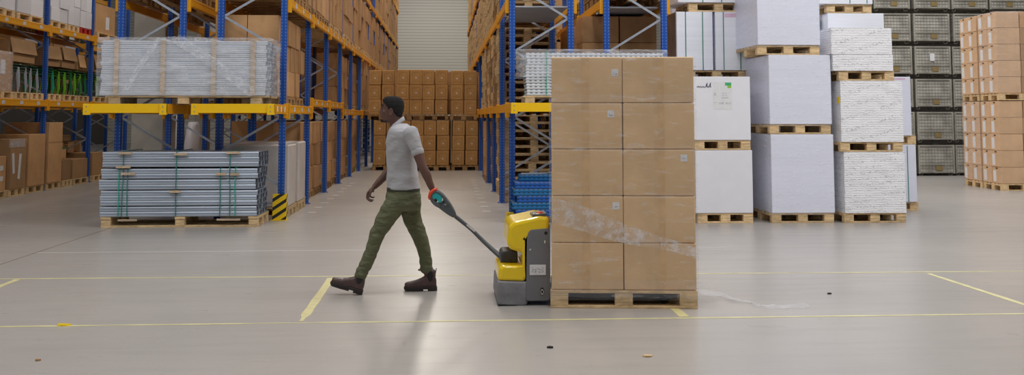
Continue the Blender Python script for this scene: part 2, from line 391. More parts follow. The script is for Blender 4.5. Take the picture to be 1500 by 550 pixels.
def tape(x0, y0, x1, y1, w, label, mat='tape_y', gap=0.):
    mb = MB(); a = Vector((x0, y0, 0)); b = Vector((x1, y1, 0)); L = (b-a).length; n = max(2, int(L/.12)); d = (b-a)/L; p = Vector((-d.y, d.x, 0))
    rings = []
    for i in range(n+1):
        q = a+d*(L*i/n); ww = w*(.5+.16*noise.noise(Vector((q.x*3, q.y*3, w*50))))
        if noise.noise(Vector((q.x*1.3, q.y*1.3, 9.1+w))) > .38: ww *= .45
        rings.append([q+p*ww, q-p*ww, q-p*ww+Vector((0, 0, .0022)), q+p*ww+Vector((0, 0, .0022))])
    mb.loft(rings)
    return tag(mb.build('floor_tape', mat), label, 'floor tape', 'yellow tape lines on the floor')
tape(-7.0, 8.02, 7.2, 8.0, .036, 'long thin yellow tape line on the floor, nearer of the two parallel ones')
tape(-8.5, 10.42, 9.5, 10.12, .034, 'long thin yellow tape line on the floor passing behind the walking man')
tape(-1.09, 8.08, -1.09, 10.2, .075, 'wide yellow tape strip on the floor by the man\'s front boot', 'tape_y2')
tape(1.88, 8.06, 1.88, 9.6, .075, 'yellow tape strip on the floor running under the loaded pallet', 'tape_y2')
tape(4.83, 8.08, 4.83, 10.1, .05, 'pale tape strip on the open floor right of the loaded pallet')
tape(-4.1, 8.08, -4.1, 10.3, .06, 'short yellow tape strip at the left edge of the floor', 'tape_y2')
for side, X_, n_ in (('right', .70, 11), ('left', -2.18, 9)):
    for q in range(n_):
        y = 17.2+q*.93
        tag(MB().box((X_, y, .001), (.13, .05, .002)).build('floor_mark', 'label'), 'short white floor dash, %s from the front beside the %s-hand aisle rack' % ((NTH+['ninth', 'tenth', 'eleventh'])[q], side), 'floor mark', 'white dashes on the aisle floor')
for k, (x, y, r, m_, lab) in enumerate(((1.33, 6.75, .03, 'wood', 'small brown chip lying on the floor in front of the loaded pallet'),
        (-2.85, 8.03, .05, 'jack_yellow', 'crumpled scrap of yellow tape at the left end of the floor line'),
        (-2.6, 6.9, .016, 'card_old', 'tiny brown crumb on the floor at lower left'),
        (.72, 7.05, .02, 'black', 'tiny dark crumb on the floor below the pallet truck'),
        (3.4, 9.0, .018, 'black', 'tiny dark pebble on the open floor right of the pallet'),
        (5.6, 9.3, .018, 'black', 'tiny dark pebble on the floor near the right edge'))):
    mb = MB(); pts = [(x+r*(1+.3*math.sin(3*a+k))*math.cos(a), y+.7*r*(1+.3*math.cos(2*a+k))*math.sin(a)) for a in [2*PI*i/9 for i in range(9)]]
    mb.prism(pts, .0, .012, .002, 'xy')
    tag(mb.build('floor_debris', m_), lab, 'debris', 'crumbs and scraps on the floor')

# ------------------------------------------------------------------ pallets
def pallet_parts(L=1.2, W=.8, bx=.145, third=True):
    xs = [-L/2+bx/2, 0, L/2-bx/2]; ys = [(-W/2+.05, .1), (0, .145), (W/2-.05, .1)]
    deck = []; n = max(5, round(W/.17))
    for i in range(n):
        w = .145 if i % 2 == 0 else .1
        y = -W/2+.0725+(W-.145)*i/(n-1); deck.append(MB().box((0, y, .133), (L, w, .022), .002))
    string = [MB().box((x, 0, .111), (bx, W, .022), .002) for x in xs]
    block = [MB().box((x, y, .061), (bx, w, .078), .003) for x in xs for y, w in ys]
    bott = [MB().box((0, y, .011), (L, w, .022), .002) for y, w in ys]
    return dict(deck_board=deck, cross_board=string, block=block, bottom_board=bott)
_pm = {}
def pallet(label, loc, rotz=0, L=1.2, W=.8, detail=False, mat='wood', group='wooden pallets', cat='pallet', name='pallet'):
    key = (L, W, detail, mat)
    if key not in _pm:
        pp = pallet_parts(L, W)
        if detail: _pm[key] = [(n, mb.mesh(n, mat)) for n, l_ in pp.items() for mb in l_]
        else:
            a = MB()
            for l_ in pp.values():
                for mb in l_: a.add(mb.v, mb.f)
            _pm[key] = a.mesh(name, mat)
    if detail:
        e = empty(name, loc, label, cat, group, rotz)
        for n, me in _pm[key]: link(n, me, e)
        return e
    return tag(link(name, _pm[key], None, loc, rotz), label, cat, group)

# ------------------------------------------------------------------ cartons
_bm = {}
def carton(dims, mat, label, loc, rotz=0, group='brown cartons', name='cardboard_box', cat='box', ch=.006):
    key = (dims, mat)
    if key not in _bm:
        _bm[key] = MB().box((0, 0, 0), dims, ch).mesh(name, mat)
    return tag(link('white_carton' if mat == 'white_box' else name, _bm[key], None, loc, rotz), label, cat, group)

# front load: pallet + ten cartons + film
A = math.radians(-6.0); o0 = Vector((.872, 8.50, 0)); ex = Vector((math.cos(A), math.sin(A), 0)); ey = Vector((-math.sin(A), math.cos(A), 0))
def fl(x, y, z): return o0+ex*x+ey*y+Vector((0, 0, z))
pallet('worn wooden pallet under the large carton load behind the pallet truck', fl(.6, .4, 0), A, detail=True, group=None)
cw, chh = .588, .3835
m_box = MB().box((0, 0, 0), (cw, .78, chh-.004), .007).mesh('cardboard_box', 'card_front')
m_tape = MB().box((0, -.3912, 0), (.055, .0012, chh-.02)).mesh('tape', plain('clear_brown_tape', (222, 182, 132), .35))
lab_at = {(0, 4): (.235, .06), (0, 3): (.2, .10), (1, 2): (.205, .12), (0, 1): (.235, .11)}
for r in range(5):
    for c in range(2):
        jit = (.006 if r in (3, 0) else 0)*(1 if c else -1)
        b = tag(link('cardboard_box', m_box, None, fl(.012+cw/2+c*(cw+.004)+jit*.3, .4, .146+chh/2+r*chh), A),
                'large plain brown carton, %s row, %s column of the film-wrapped load on the pallet truck' % (('bottom', 'second', 'middle', 'fourth', 'top')[r], ('truck-side', 'far')[c]), 'box', 'large cartons on the pallet truck')
        link('tape', m_tape, b, (.02 if c else -.01, 0, 0))
        if (c, r) in lab_at:
            lx, lz = lab_at[c, r]
            l_ = MB().box((lx, -.3915, lz), (.055, .0016, .058)).build('label', 'label', b)
            p_ = MB().box((lx+.002, -.3925, lz-.008), (.036, .001, .02)).build('barcode', 'label_print', l_)
    # film
def film_wrap(name, x0, x1, y0, y1, z0, z1, off, tf, mat, nx=30, nz=40, amp=.006, top=True, seed=0.):
    mb = MB(); per = []
    def side(a, b, n):
        for i in range(n): per.append((a[0]+(b[0]-a[0])*i/n, a[1]+(b[1]-a[1])*i/n))
    o = off; side((x0-o, y0-o), (x1+o, y0-o), nx); side((x1+o, y0-o), (x1+o, y1+o), nx//2); side((x1+o, y1+o), (x0-o, y1+o), nx); side((x0-o, y1+o), (x0-o, y0-o), nx//2)
    rings = []; cxm, cym = (x0+x1)/2, (y0+y1)/2
    for k in range(nz+1):
        z = z0+(z1-z0)*k/nz; ring = []
        for (x, y) in per:
            d = Vector((x-cxm, y-cym, 0)).normalized(); q = amp*(.5+noise.noise(Vector((x*5+seed, y*5, z*11))))
            ring.append(tf(x+d.x*q, y+d.y*q, z))
        rings.append(ring)
    if top: rings.append([tf(cxm+(x-cxm)*.9, cym+(y-cym)*.9, z1+.008) for x, y in per])
    mb.loft(rings, False)
    return mb.build(name, mat, smooth=True)
fw = tag(film_wrap('stretch_wrap', 0, 1.2, 0, .8, .07, 2.062, .006, fl, 'film', amp=.006), 'clear stretch film wound around the carton load and its pallet', 'plastic film')
mb = MB(); rings = []
for i in range(61):      # the diagonal turn of gathered film, lying on the front of the load
    u = i/60; x = -.008+1.216*u; zc = .80-.36*u+.01*math.sin(u*9); hw = .075+.03*math.sin(u*4+1)
    rings.append([fl(x, -.018-.005*abs(noise.noise(Vector((u*30, j*1.7, 0)))), zc+hw*(j/6-1)) for j in range(13)])
mb = MB(); n = 13; vs = [p for r in rings for p in r]
mb.add(vs, [(i*n+j, i*n+j+1, (i+1)*n+j+1, (i+1)*n+j) for i in range(60) for j in range(n-1)])
mb.build('film_band', 'film_band', fw, smooth=True)
for (z, hw) in ((1.70, .05), (1.30, .025), (.16, .07), (.915, .02)):
    mb = MB(); rings = []
    for i in range(41):
        u = i/40; rings.append([fl(-.008+1.216*u, -.017-.004*abs(noise.noise(Vector((u*20, j*1.3, z)))), z+.01*noise.noise(Vector((u*4, z, 0)))+hw*(j/3-1)) for j in range(7)])
    mb.add([p for r in rings for p in r], [(i*7+j, i*7+j+1, (i+1)*7+j+1, (i+1)*7+j) for i in range(40) for j in range(6)])
    mb.build('film_band', 'film', fw, smooth=True)
mb = MB(); rings = []     # loose tail of film on the floor
tail = [at(1025, 440, 8.75), at(1050, 446, 8.9), at(1085, 452, 8.7), at(1120, 459, 8.4), at(1150, 459, 8.4), at(1185, 458, 8.45)]
for i in range(31):
    u = i/30*5; k = min(4, int(u)); p = tail[k].lerp(tail[k+1], u-k); zz = max(0, .06-.02*u*1.5); w = .05+.05*math.sin(i*.5)**2+(.08 if u < 2 else 0)
    rings.append([Vector((p.x+.02*noise.noise(Vector((i*.3, j, 0))), p.y+w*(j/4-1), .004+zz+.018*abs(noise.noise(Vector((i*.4, j*.9, 3)))))) for j in range(9)])
mb.add([p for r in rings for p in r], [(i*9+j, i*9+j+1, (i+1)*9+j+1, (i+1)*9+j) for i in range(30) for j in range(8)])
tag(mb.build('film_scrap', 'film_floor', smooth=True), 'loose trailing strip of clear film lying on the floor right of the pallet', 'plastic film')

# ------------------------------------------------------------------ pallet truck
JA = math.radians(-4.0)
jk = empty('pallet_truck', (.92, 8.95, 0), 'yellow and grey electric pallet truck pulled by the walking man', 'pallet truck')
jinv = Matrix.Translation(Vector((.92, 8.95, 0))).inverted()
YN = 8.62; YF = 9.26
def jp(px, py, Y=YN): p = at(px, py, Y); return (p.x-.92, p.z)
def jprism(name, pts, y0, y1, mat, ch=.02, parent=jk, smooth=False):
    mb = MB().prism([jp(*p) for p in pts], y0-8.95, y1-8.95, ch); return mb.build(name, mat, parent, smooth=smooth)
def roundpoly(pts, r=3., n=5):
    out = []
    for i, p in enumerate(pts):
        a = Vector(pts[i-1]); b = Vector(p); c = Vector(pts[(i+1) % len(pts)])
        da, dc = (a-b), (c-b); rr = min(r, da.length*.45, dc.length*.45); s = b+da.normalized()*rr; e = b+dc.normalized()*rr
        for k in range(n+1):
            t = k/n; q = s*(1-t)**2+b*2*t*(1-t)+e*t*t; out.append((q.x, q.y))
    return out
jprism('cowl', roundpoly([(745.5, 332), (752, 326), (775, 321), (790, 317.5), (804.5, 319), (804.5, 336), (776, 338), (771, 350), (769.5, 412), (765, 412), (765, 371), (747, 366), (742.8, 358)], 4), YN, YF, 'jack_yellow', .03, smooth=False)
jprism('front_hood', roundpoly([(731, 394), (736, 389.5), (762, 390), (769.5, 388), (769.5, 413), (729.5, 412)], 4), YN, YF, 'jack_yellow', .03)
jprism('skirt', roundpoly([(729, 411.5), (773, 413), (773, 446), (768, 449.3), (730, 448), (727.5, 440)], 3), YN-.004, YF+.004, 'jack_skirt', .02)
pn = jprism('side_panel', roundpoly([(772, 345), (776, 337), (805, 334.5), (805, 441), (770.5, 441.5)], 4), YN-.008, YN+.05, 'jack_grey', .006)
pn2 = jprism('side_panel', roundpoly([(772, 345), (776, 337), (805, 334.5), (805, 441), (770.5, 441.5)], 4), YF-.05, YF+.008, 'jack_grey', .006)
jprism('chassis', [(774, 346), (804, 337), (804, 440), (774, 440)], YN+.05, YF-.05, 'dark', .0)
def jq(name, px, py, dx, dz, mat, parent, yoff=-.012, t=.003):
    x, z = jp(px, py); return MB().box((x, YN-8.95+yoff, z), (dx, t, dz), .001).build(name, mat, parent)
st = jq('sticker', 787.5, 395.5, .135, .085, 'label', pn); jq('sticker_print', 787.5, 396, .1, .04, 'label_print', st, -.0145, .001)
def jdisc(name, px, py, r, mat, parent, d=.004):
    x, z = jp(px, py); return MB().cyl((x, YN-8.95-.008-d, z), (x, YN-8.95-.006, z), r, 16).build(name, mat, parent)
jdisc('hole', 799.5, 341.5, .013, 'black', pn); jdisc('bolt', 776.5, 366, .009, 'chrome', pn)
x, z = jp(798, 354); MB().cyl((x, YN-8.962, z-.012), (x, YN-8.955-.012, z+.012), .008, 10).build('bolt', 'chrome', pn)
x, z = jp(794, 427); MB().ell((x, YN-8.96, z), (.017, .006, .032), 16, 8).build('tie_down_plate', 'black', pn); MB().tube([(x+.011*math.cos(a), YN-8.968, z-.004+.018*math.sin(a)) for a in [2*PI*i/14 for i in range(15)]], .004, 6).build('tie_down_ring', 'chrome', pn)
# top console, emergency knob
x0, z0 = jp(781, 320.5); x1, z1 = jp(802, 317.5)
MB().bar((x0, -.14, z0+.012), (x1, -.14, z1+.012), .26, .02, (0, 0, 1)).build('console', 'tiller', jk)
kx, kz = jp(792.5, 316); kn = MB().ell((kx, -.2, kz+.006), (.034, .034, .016), 18, 8).build('emergency_knob', 'orange', jk, smooth=True)
MB().ell(((x0+x1)/2-.02, -.24, (z0+z1)/2+.02), (.04, .012, .008), 12, 6).build('key_switch', 'chrome', jk, smooth=True)
# tiller mount, wheels, forks
jprism('tiller_mount', roundpoly([(735.5, 376), (739, 372), (760.5, 372.5), (761, 389), (735, 391)], 2.5), YN+.17, YF-.17, 'dark', .015)
x, z = jp(750, 386); MB().cyl((x, YN-8.95+.165, z), (x, YN-8.95+.175, z), .008, 10).build('bolt', 'black', jk)
for yy in (-.22, .22):
    x, z = jp(745, 444); w = MB().cyl((x, yy-.03, .07), (x, yy+.03, .07), .07, 24).build('wheel', 'black', jk, smooth=False)
    MB().cyl((x+.1, yy-.03, .04), (x+.1, yy+.03, .04), .04, 18).build('castor', 'black', jk)
MB().prism(roundpoly([jp(729, 447), jp(770, 449), jp(768, 452), jp(731, 451.5)], .005), -.34, .34).build('bumper_edge', 'black', jk)
for yy in (-.19, .19):
    fk = MB().box((.5, yy, .075), (1.1, .15, .05), .006).build('fork', 'dark', jk, (0, -.02, 0), JA)
    MB().cyl((.95, yy-.04, .04), (.95, yy+.04, .04), .039, 16).build('load_wheel', 'black', fk)
x, z = jp(805, 380); MB().box((-.035, 0, .37), (.012, .5, .58), .003).build('mast_plate', 'label', jk)
# tiller arm and head
YT = 9.12
def tp(px, py, dy=0.): p = at(px, py, YT); return Vector((p.x-.92, p.y-8.95+dy, p.z))
b0 = tp(748, 383); b0.y = 0.
arm = MB().limb([b0, tp(737, 378, -.12), tp(712, 357, -.03), tp(690, 336, 0), tp(668, 318, 0), tp(658, 309, 0)], [(.026, .03), (.021, .03), (.019, .026), (.017, .024), (.018, .026), (.02, .03)], 14).build('tiller_arm', 'tiller', jk, smooth=True)
MB().bar(tp(695.5, 339, -.0265), tp(683.5, 329, -.0265), .014, .003).build('warning_label', 'label', arm); MB().ell(tp(703, 346, -.022), (.006, .005, .006), 10, 6).build('bolt', 'chrome', arm)
def ring_profile(pts, dy, th, mat, name, parent, ch=.006):
    mb = MB().prism([(tp(*p).x, tp(*p).z) for p in pts], tp(0, 0).y+dy-th/2, tp(0, 0).y+dy+th/2, ch); return mb.build(name, mat, parent)
outer = [(632.5, 283), (637, 278.5), (643, 279), (652, 286), (660, 296), (668, 312), (669, 317), (664.5, 319.5), (655, 314), (643, 306), (635, 299.5), (631, 293)]
mb = MB(); 
# solid lower body of the tiller head (tapers to the arm) and two cheeks around the grip opening
low = [(646, 284), (652, 287), (660, 297), (668, 312), (668.5, 317), (664, 319), (655, 314), (644, 305.5), (637, 299.5), (640, 296), (647, 297), (650, 293)]
head = ring_profile(roundpoly(low, 3, 3), 0, .11, 'tiller', 'tiller_head', jk, .018)
for dy in (-.062, .062):
    pts = [tp(*p, dy) for p in [(644, 302), (637, 297.5), (633, 292), (632, 287), (634.5, 282.5), (640, 281), (647, 285), (652, 291), (655, 298)]]
    MB().limb(pts, [(.016, .012)]*3+[(.012, .011)]*4+[(.015, .012)]*2, 10, 4).build('grip_loop', 'tiller', head, smooth=True)
    pts = [tp(*p, dy) for p in [(629.5, 291), (629.5, 286.5), (632, 281.5), (636, 278), (639.5, 277.5)]]
    MB().limb(pts, [.010, .014, .016, .014, .009], 10, 4).build('belly_switch_rim', 'orange', head, smooth=True)
    MB().prism([(tp(x_, y_).x, tp(x_, y_).z) for x_, y_ in roundpoly([(632.5, 289), (633.5, 284), (638.5, 281.3), (644, 284), (648, 290), (647.5, 295), (643, 297), (640.5, 292), (637.5, 288.5), (635, 292)], 2, 3)],
               tp(0, 0).y+dy-.006, tp(0, 0).y+dy+.006, .003).build('teal_insert', 'teal', head)
MB().cyl(tp(639.5, 289.5, -.06), tp(639.5, 289.5, .06), .014, 16).build('grip_bar', 'teal', head, smooth=True)
MB().ell(tp(653, 299, -.056), (.014, .006, .008), 12, 6).build('thumb_button', 'galv', head, smooth=True)

# ------------------------------------------------------------------ person
def bp(px, py, y=0.): p = at(px, py, 9.33); return Vector((p.x, 9.33+y, p.z))
PXM = .00622
def sup(cx, cyy, cz, rx, ry, n=32, e=2.3, tilt=0.):
    out = []
    for j in range(n):
        a = 2*PI*j/n; c, s = math.cos(a), math.sin(a)
        out.append(Vector((cx+rx*math.copysign(abs(c)**(2/e), c), cyy+ry*math.copysign(abs(s)**(2/e), s), cz+tilt*rx*math.copysign(abs(c)**(2/e), c))))
    return out
def slices(data, inset=0., e=2.2, n=40, tilt=0.):
    rings = []
    for (py, fx, bx, hw) in data:
        a, b = bp(fx, py), bp(bx, py); c = (a+b)/2; rings.append(sup(c.x, 9.33, c.z, (b.x-a.x)/2+inset, hw+inset, n, e, tilt))
    return rings
body = MB()
skull = [(143.4, 568, 581, .028), (145, 564.5, 585, .048), (148, 561.3, 588, .064), (152, 559.6, 589.6, .071), (156, 559.0, 590.2, .0745), (160, 559.6, 590.2, .0745), (164, 559.9, 589.5, .072),
         (168, 559.4, 588, .067), (172, 559.3, 585, .061), (175.5, 559.4, 581, .054), (178.4, 560.2, 575, .042), (180.4, 562.2, 570, .026)]
body.loft(slices(skull, 0, 2.15))
# face: brow, nose, lips, chin, cheeks
body.limb([bp(559.6, 155.2, -.05), bp(558.9, 155.0, -.025), bp(559.5, 155.6, 0), bp(558.9, 155.0, .025), bp(559.6, 155.2, .05)], [.004, .005, .005, .005, .004], 10, 3)
body.limb([bp(560.8, 156.2), bp(559.6, 159.6), bp(558.2, 162.6), bp(557.0, 164.8)], [(.010, .010), (.011, .013), (.014, .014), (.013, .0125)], 14, 4)
body.ell(bp(562.2, 169.5), (.024, .036, .030), 16, 10)
for s in (-1, 1): body.limb([bp(562.6, 157.0, s*.018), bp(562.0, 156.8, s*.032), bp(563.6, 157.2, s*.046)], [.007, .008, .006], 10, 3)
for s in (-1, 1): body.ell(bp(558.4, 165.4, s*.013), (.010, .009, .0075), 10, 8)
body.ell(bp(558.3, 168.6), (.010, .024, .0062), 12, 8); body.ell(bp(558.5, 171.2), (.010, .021, .0068), 12, 8)
body.ell(bp(560.4, 177), (.014, .024, .014), 12, 8)
for s in (-1, 1):
    body.ell(bp(563.5, 163.8, s*.045), (.022, .016, .016), 12, 8)
    # ear
    rim = [bp(573+2.9*math.cos(a)+.5*math.sin(a), 164.4-4.6*math.sin(a), s*(.083+.006*math.cos(a))) for a in [2*PI*i/12 for i in range(13)]]
    body.tube(rim, .0052, 8); body.ell(bp(573.2, 164.8, s*.076), (.013, .008, .024), 12, 8); body.ell(bp(572, 168.3, s*.080), (.008, .006, .009), 10, 6)
# neck, torso core
body.limb([bp(577, 166), bp(578.5, 176), bp(581.5, 187), bp(584, 198)], [(.058, .058), (.055, .055), (.06, .062), (.075, .08)], 24, 5)
core = [(188, 574, 602, .10), (196, 570, 606, .155), (210, 569, 607, .155), (230, 570, 606, .145), (255, 571, 608, .135), (275, 571, 611, .145), (292, 572, 613, .15)]
body.loft(slices(core, 0, 2.4))
# legs inside the trousers
HIP = {-1: (586, 291), 1: (598, 291)}
body.limb([bp(586, 292, -.08), bp(556, 338, -.09), bp(529, 405, -.08)], [.07, .048, .036], 16, 6)
body.limb([bp(598, 292, .08), bp(610, 338, .09), bp(626, 402, .08)], [.07, .048, .036], 16, 6)
body.ell(bp(527, 414, -.08), (.05, .035, .05)); body.ell(bp(627, 412, .08), (.05, .035, .05))
# near (left) arm reaching back to the tiller
SN, EN, WN = bp(603, 194, -.185), bp(620, 243, -.235), bp(634.2, 276, -.215)
body.limb([SN, SN.lerp(EN, .5), EN, EN.lerp(WN, .3)+Vector((.004, 0, 0)), EN.lerp(WN, .7), WN], [.06, .050, .040, .041, .032, .026], 20, 5)
# far (right) arm swinging forward
SF, EF, WF = bp(592, 194, .185), bp(575.5, 246, .235), bp(546.5, 276, .20)
body.limb([SF, SF.lerp(EF, .5), EF, EF.lerp(WF, .3), EF.lerp(WF, .7), WF], [.06, .052, .043, .044, .034, .026], 20, 5)
def hand(W, d, nrm, lat, curls, thumb, spread=.0205):
    """W wrist, d towards the knuckles, nrm out of the palm, lat towards the thumb side"""
    d, nrm, lat = d.normalized(), nrm.normalized(), lat.normalized()
    K = W+d*.088
    rings = []
    for t, w, h in ((-.012, .026, .022), (.02, .032, .020), (.05, .040, .018), (.078, .043, .0155), (.092, .040, .012)):
        rings.append([W+d*t+lat*w*math.cos(a)+nrm*h*math.sin(a) for a in [2*PI*i/18 for i in range(18)]])
    body.loft(rings)
    body.ell(W+d*.038+lat*.022+nrm*.010, (.018, .018, .018), 12, 8); body.ell(W+d*.04-lat*.022+nrm*.010, (.015, .015, .018), 12, 8)
    L = [(.046, .026, .020), (.050, .030, .021), (.047, .028, .021), (.037, .022, .019)]
    tips = []
    for i in range(4):
        p = K+lat*((1.5-i)*spread)-d*(.012 if i in (0, 3) else .004)-d*(.006 if i == 3 else 0); ang = 0; pts = [p-d*.02]; pts.append(p); a_ = curls[i]
        for k in range(3):
            ang += a_[k]; p = p+(d*math.cos(ang)+nrm*math.sin(ang))*L[i][k]; pts.append(p)
        r0 = .0095 if i < 3 else .0083
        body.limb(pts, [r0, r0+.0006, r0, r0*.9, r0*.78], 12, 3); tips.append(p)
    b = W+d*.028+lat*.026; q = [b]
    for (fd, fl_, fn, ln) in thumb: b = b+(d*fd+lat*fl_+nrm*fn).normalized()*ln; q.append(b)
    body.limb(q, [.0135, .0115, .0108, .009][:len(q)], 12, 3)
    return K, tips
dF = bp(534.5, 288.5)-bp(546.5, 276); 
KF, TF = hand(WF, Vector((dF.x, -.01, dF.z)), Vector((.75, -.25, -.62)), Vector((-.15, -1, .1)), [(.55, .75, .5), (.7, .85, .55), (.8, .9, .6), (.85, .95, .6)], [(.55, .75, .45, .034), (.85, .2, .45, .030), (.9, -.1, .35, .024)])
G = at(639.5, 289.5, YT)
dN = Vector((G.x-WN.x-.004, .01, G.z+.018-WN.z))
KN, TN = hand(WN, dN, Vector((-.75, .0, -.65)), Vector((0, 1, 0)), [(1.25, 1.35, 1.0)]*4, [(.5, .4, .8, .032), (.6, .0, .9, .028), (.3, -.3, .9, .02)], .0195)
person = smooth_mesh(body, 'person', 'skin', .0048, 0, 1, 2)
tag(person, 'dark-haired man in grey polo shirt and olive trousers walking left, pulling the truck handle', 'person')
# hair cap with hairline
def hairline(py): # smallest px covered by hair at this height
    pts = [(140, 540), (147.6, 540), (149, 561.6), (152, 563.5), (155, 566.5), (158, 568.8), (163.5, 569.5), (164, 577.5), (168, 579.5), (170.5, 583), (172.5, 600)]
    for (a, b), (c, d) in zip(pts, pts[1:]):
        if a <= py <= c: return b+(d-b)*(py-a)/(c-a)
    return 999
hd = [(141.2, 568, 580, .022), (142.3, 564.6, 585, .043), (144.2, 562, 588.2, .060), (146.5, 561, 590, .070), (149, 560.4, 591.2, .076), (152, 560, 591.9, .080), (155, 560, 592.2, .082), (158, 560, 592, .0815), (161, 560.5, 591.5, .080), (164, 561, 590.8, .078), (167, 561, 589.8, .073), (170, 561, 588.5, .067), (172.5, 561, 587.4, .062)]
hm = MB(); rows = []
import bisect
def interp(data, py):
    for a, b in zip(data, data[1:]):
        if a[0] <= py <= b[0]:
            t = (py-a[0])/(b[0]-a[0]); return (py,)+tuple(a[i]*(1-t)+b[i]*t for i in (1, 2, 3))
NN = 140; pys = [141.2+31.3*i/112 for i in range(113)]
rr = slices([interp(hd, p) for p in pys], 0, 2.15, NN); vs = [p for r in rr for p in r]; fs = [tuple(range(NN))]
for i in range(112):
    for j in range(NN):
        xs_ = [rr[i][j].x, rr[i][(j+1) % NN].x, rr[i+1][j].x]; lim = bp(hairline((pys[i]+pys[i+1])/2), 160).x
        if sum(xs_)/3 > lim: fs.append((i*NN+j, i*NN+(j+1) % NN, (i+1)*NN+(j+1) % NN, (i+1)*NN+j))
hm.add(vs, fs); ho = hm.build('hair', 'hair', person, smooth=True)
md = ho.modifiers.new('s', 'SOLIDIFY'); md.thickness = .014; md.offset = -1
displace(ho.data, lambda p: .003*noise.noise(p*90))
bd = MB(); bd.ell(bp(560.2, 177), (.017, .027, .0165), 14, 8)
for s in (-1, 1): bd.limb([bp(560.5, 177, s*.015), bp(564.5, 178, s*.036), bp(568, 176.6, s*.046)], [(.011, .011), (.008, .007), (.004, .003)], 8, 4)
smooth_mesh(bd, 'beard', 'hair', .003, 0, 1, 2, person)
for s in (-1, 1):
    e_ = MB().ell(bp(562.5, 158.9, s*.031), (.0105, .0125, .0070), 14, 10).build('eye', 'label', person, smooth=True)
    MB().ell(bp(561.0, 158.9, s*.032), (.0030, .0068, .0060), 12, 8).build('iris', 'black', e_, smooth=True)
    MB().limb([bp(559.3, 154.0, s*.016), bp(559.6, 153.4, s*.034), bp(561.9, 154.0, s*.052)], [.0028, .0034, .002], 8, 3).build('eyebrow', 'hair', person, smooth=True)
# polo shirt
sh = MB()
tor = [(181.5, 581, 596, .075), (184.5, 575, 600.5, .125), (188, 570.5, 604, .172), (193, 568, 607.5, .196), (200, 566.2, 610, .199), (209, 565.2, 611, .193), (221, 565.4, 610.5, .182), (235, 566, 609.5, .170), (250, 566.6, 611, .162), (264, 567, 614, .166), (277, 567.2, 616, .172)]
sh.loft(slices(tor, 0, 2.5))
def sleeve(S, E, f, r0, r1): sh.limb([S+Vector((-.004, 0, .002)), S.lerp(E, f*.5), S.lerp(E, f)], [(r0, r0), ((r0+r1)/2, (r0+r1)/2), (r1, r1)], 22, 6)
sleeve(SN, EN, .45, .068, .057); sleeve(SF, EF, .45, .068, .057)
shirt = smooth_mesh(sh, 'polo_shirt', 'shirt', .0065, 0, 1, 4, person)
def fold(p):   # soft folds dragged from the raised shoulder down to the belly
    dxx = p.x-SN.x; dz = SN.z-p.z; a = math.atan2(dxx, dz+.05); rad = math.hypot(dxx, dz)
    k = math.sin(a*17+3*noise.noise(p*4)+rad*5)*max(0, min(1, rad*2.6-.15))
    return .0042*k+.005*noise.noise(Vector((p.x*9, p.y*7, p.z*13)))
displace(shirt.data, fold)
# cut the sleeve ends square: cuffs
for S, E in ((SN, EN), (SF, EF)):
    d = (E-S).normalized(); c0 = S.lerp(E, .45)+d*.044
    MB().limb([c0-d*.024, c0-d*.004], [(.0565, .0565), (.058, .058)], 24, 3).build('sleeve_cuff', 'shirt', shirt, smooth=True)
col = MB(); rings = []; nC = 36
for k, (dz, rs) in enumerate(((-.012, 1.06), (.012, 1.0), (.034, 1.0), (.036, 1.08), (.004, 1.30), (-.004, 1.26))):
    ring = []
    for j in range(nC):
        a = 2*PI*j/nC; c = bp(580.5, 184.5); x = math.cos(a); y = math.sin(a)
        zz = x*.052-(.02 if x < -.8 else 0); ring.append(Vector((c.x+x*.060*rs+.0*dz, 9.33+y*.066*rs, c.z+zz+dz*(1.0 if x > -.6 else .8))))
    rings.append(ring)
col.loft(rings+[rings[0]], False); co = col.build('collar', 'shirt', shirt, smooth=True)
q = bp(570.5, 191); MB().tube([q+Vector((0, -.012, .0)), bp(567, 200, -.012), bp(565.2, 210, -.012)], .004, 8).build('button_placket', 'shirt', shirt, smooth=True)
# trousers
tr = MB()
tr.loft(slices([(273, 567.5, 613.5, .155), (280, 567, 615, .165), (288, 565, 616.5, .172), (298, 564, 617, .170), (308, 570, 616, .15)], 0, 2.5))
tr.limb([bp(583, 290, -.078), bp(573, 308, -.09), bp(565.5, 321, -.092), bp(556, 338, -.09), bp(549.5, 354, -.09), bp(543.5, 371, -.087), bp(536, 387, -.084), bp(529.5, 401, -.082)],
        [(.092, .095), (.094, .096), (.086, .088), (.070, .074), (.061, .068), (.058, .064), (.057, .062), (.058, .061)], 28, 5)
tr.limb([bp(600, 290, .078), bp(601, 305, .088), bp(603.5, 321, .09), bp(609, 337, .09), bp(616.5, 354, .087), bp(621, 370, .084), bp(623.5, 385, .082), bp(625.2, 397, .08)],
        [(.092, .095), (.092, .094), (.083, .086), (.074, .074), (.067, .069), (.059, .063), (.055, .06), (.054, .058)], 28, 5)
trs = smooth_mesh(tr, 'trousers', 'trouser', .0065, 0, 1, 3, person)
def crease(p):
    near = max(0, 1-abs(p.z-.55)/.09); cuff = max(0, 1-abs(p.z-.2)/.13); gr = max(0, 1-abs(p.z-.78)/.13)
    w = noise.noise(Vector((p.x*7, p.y*9, p.z*24)))*(.004+.008*near+.011*cuff+.005*gr)+noise.noise(Vector((p.x*24+p.z*16, p.y*12, p.z*6)))*.004
    return w
displace(trs.data, crease)
MB().loft(slices([(274.5, 567.6, 614, .158), (279.5, 567, 614.8, .163)], .004, 2.5)).build('waistband', 'belt', trs)
for (px, py, s, r) in ((628.5, 403.5, 0, 0),):
    pass
MB().ell(bp(614.5, 396.5, .03), (.016, .012, .010), 10, 6).build('cuff_knot', 'trouser', trs, smooth=True)
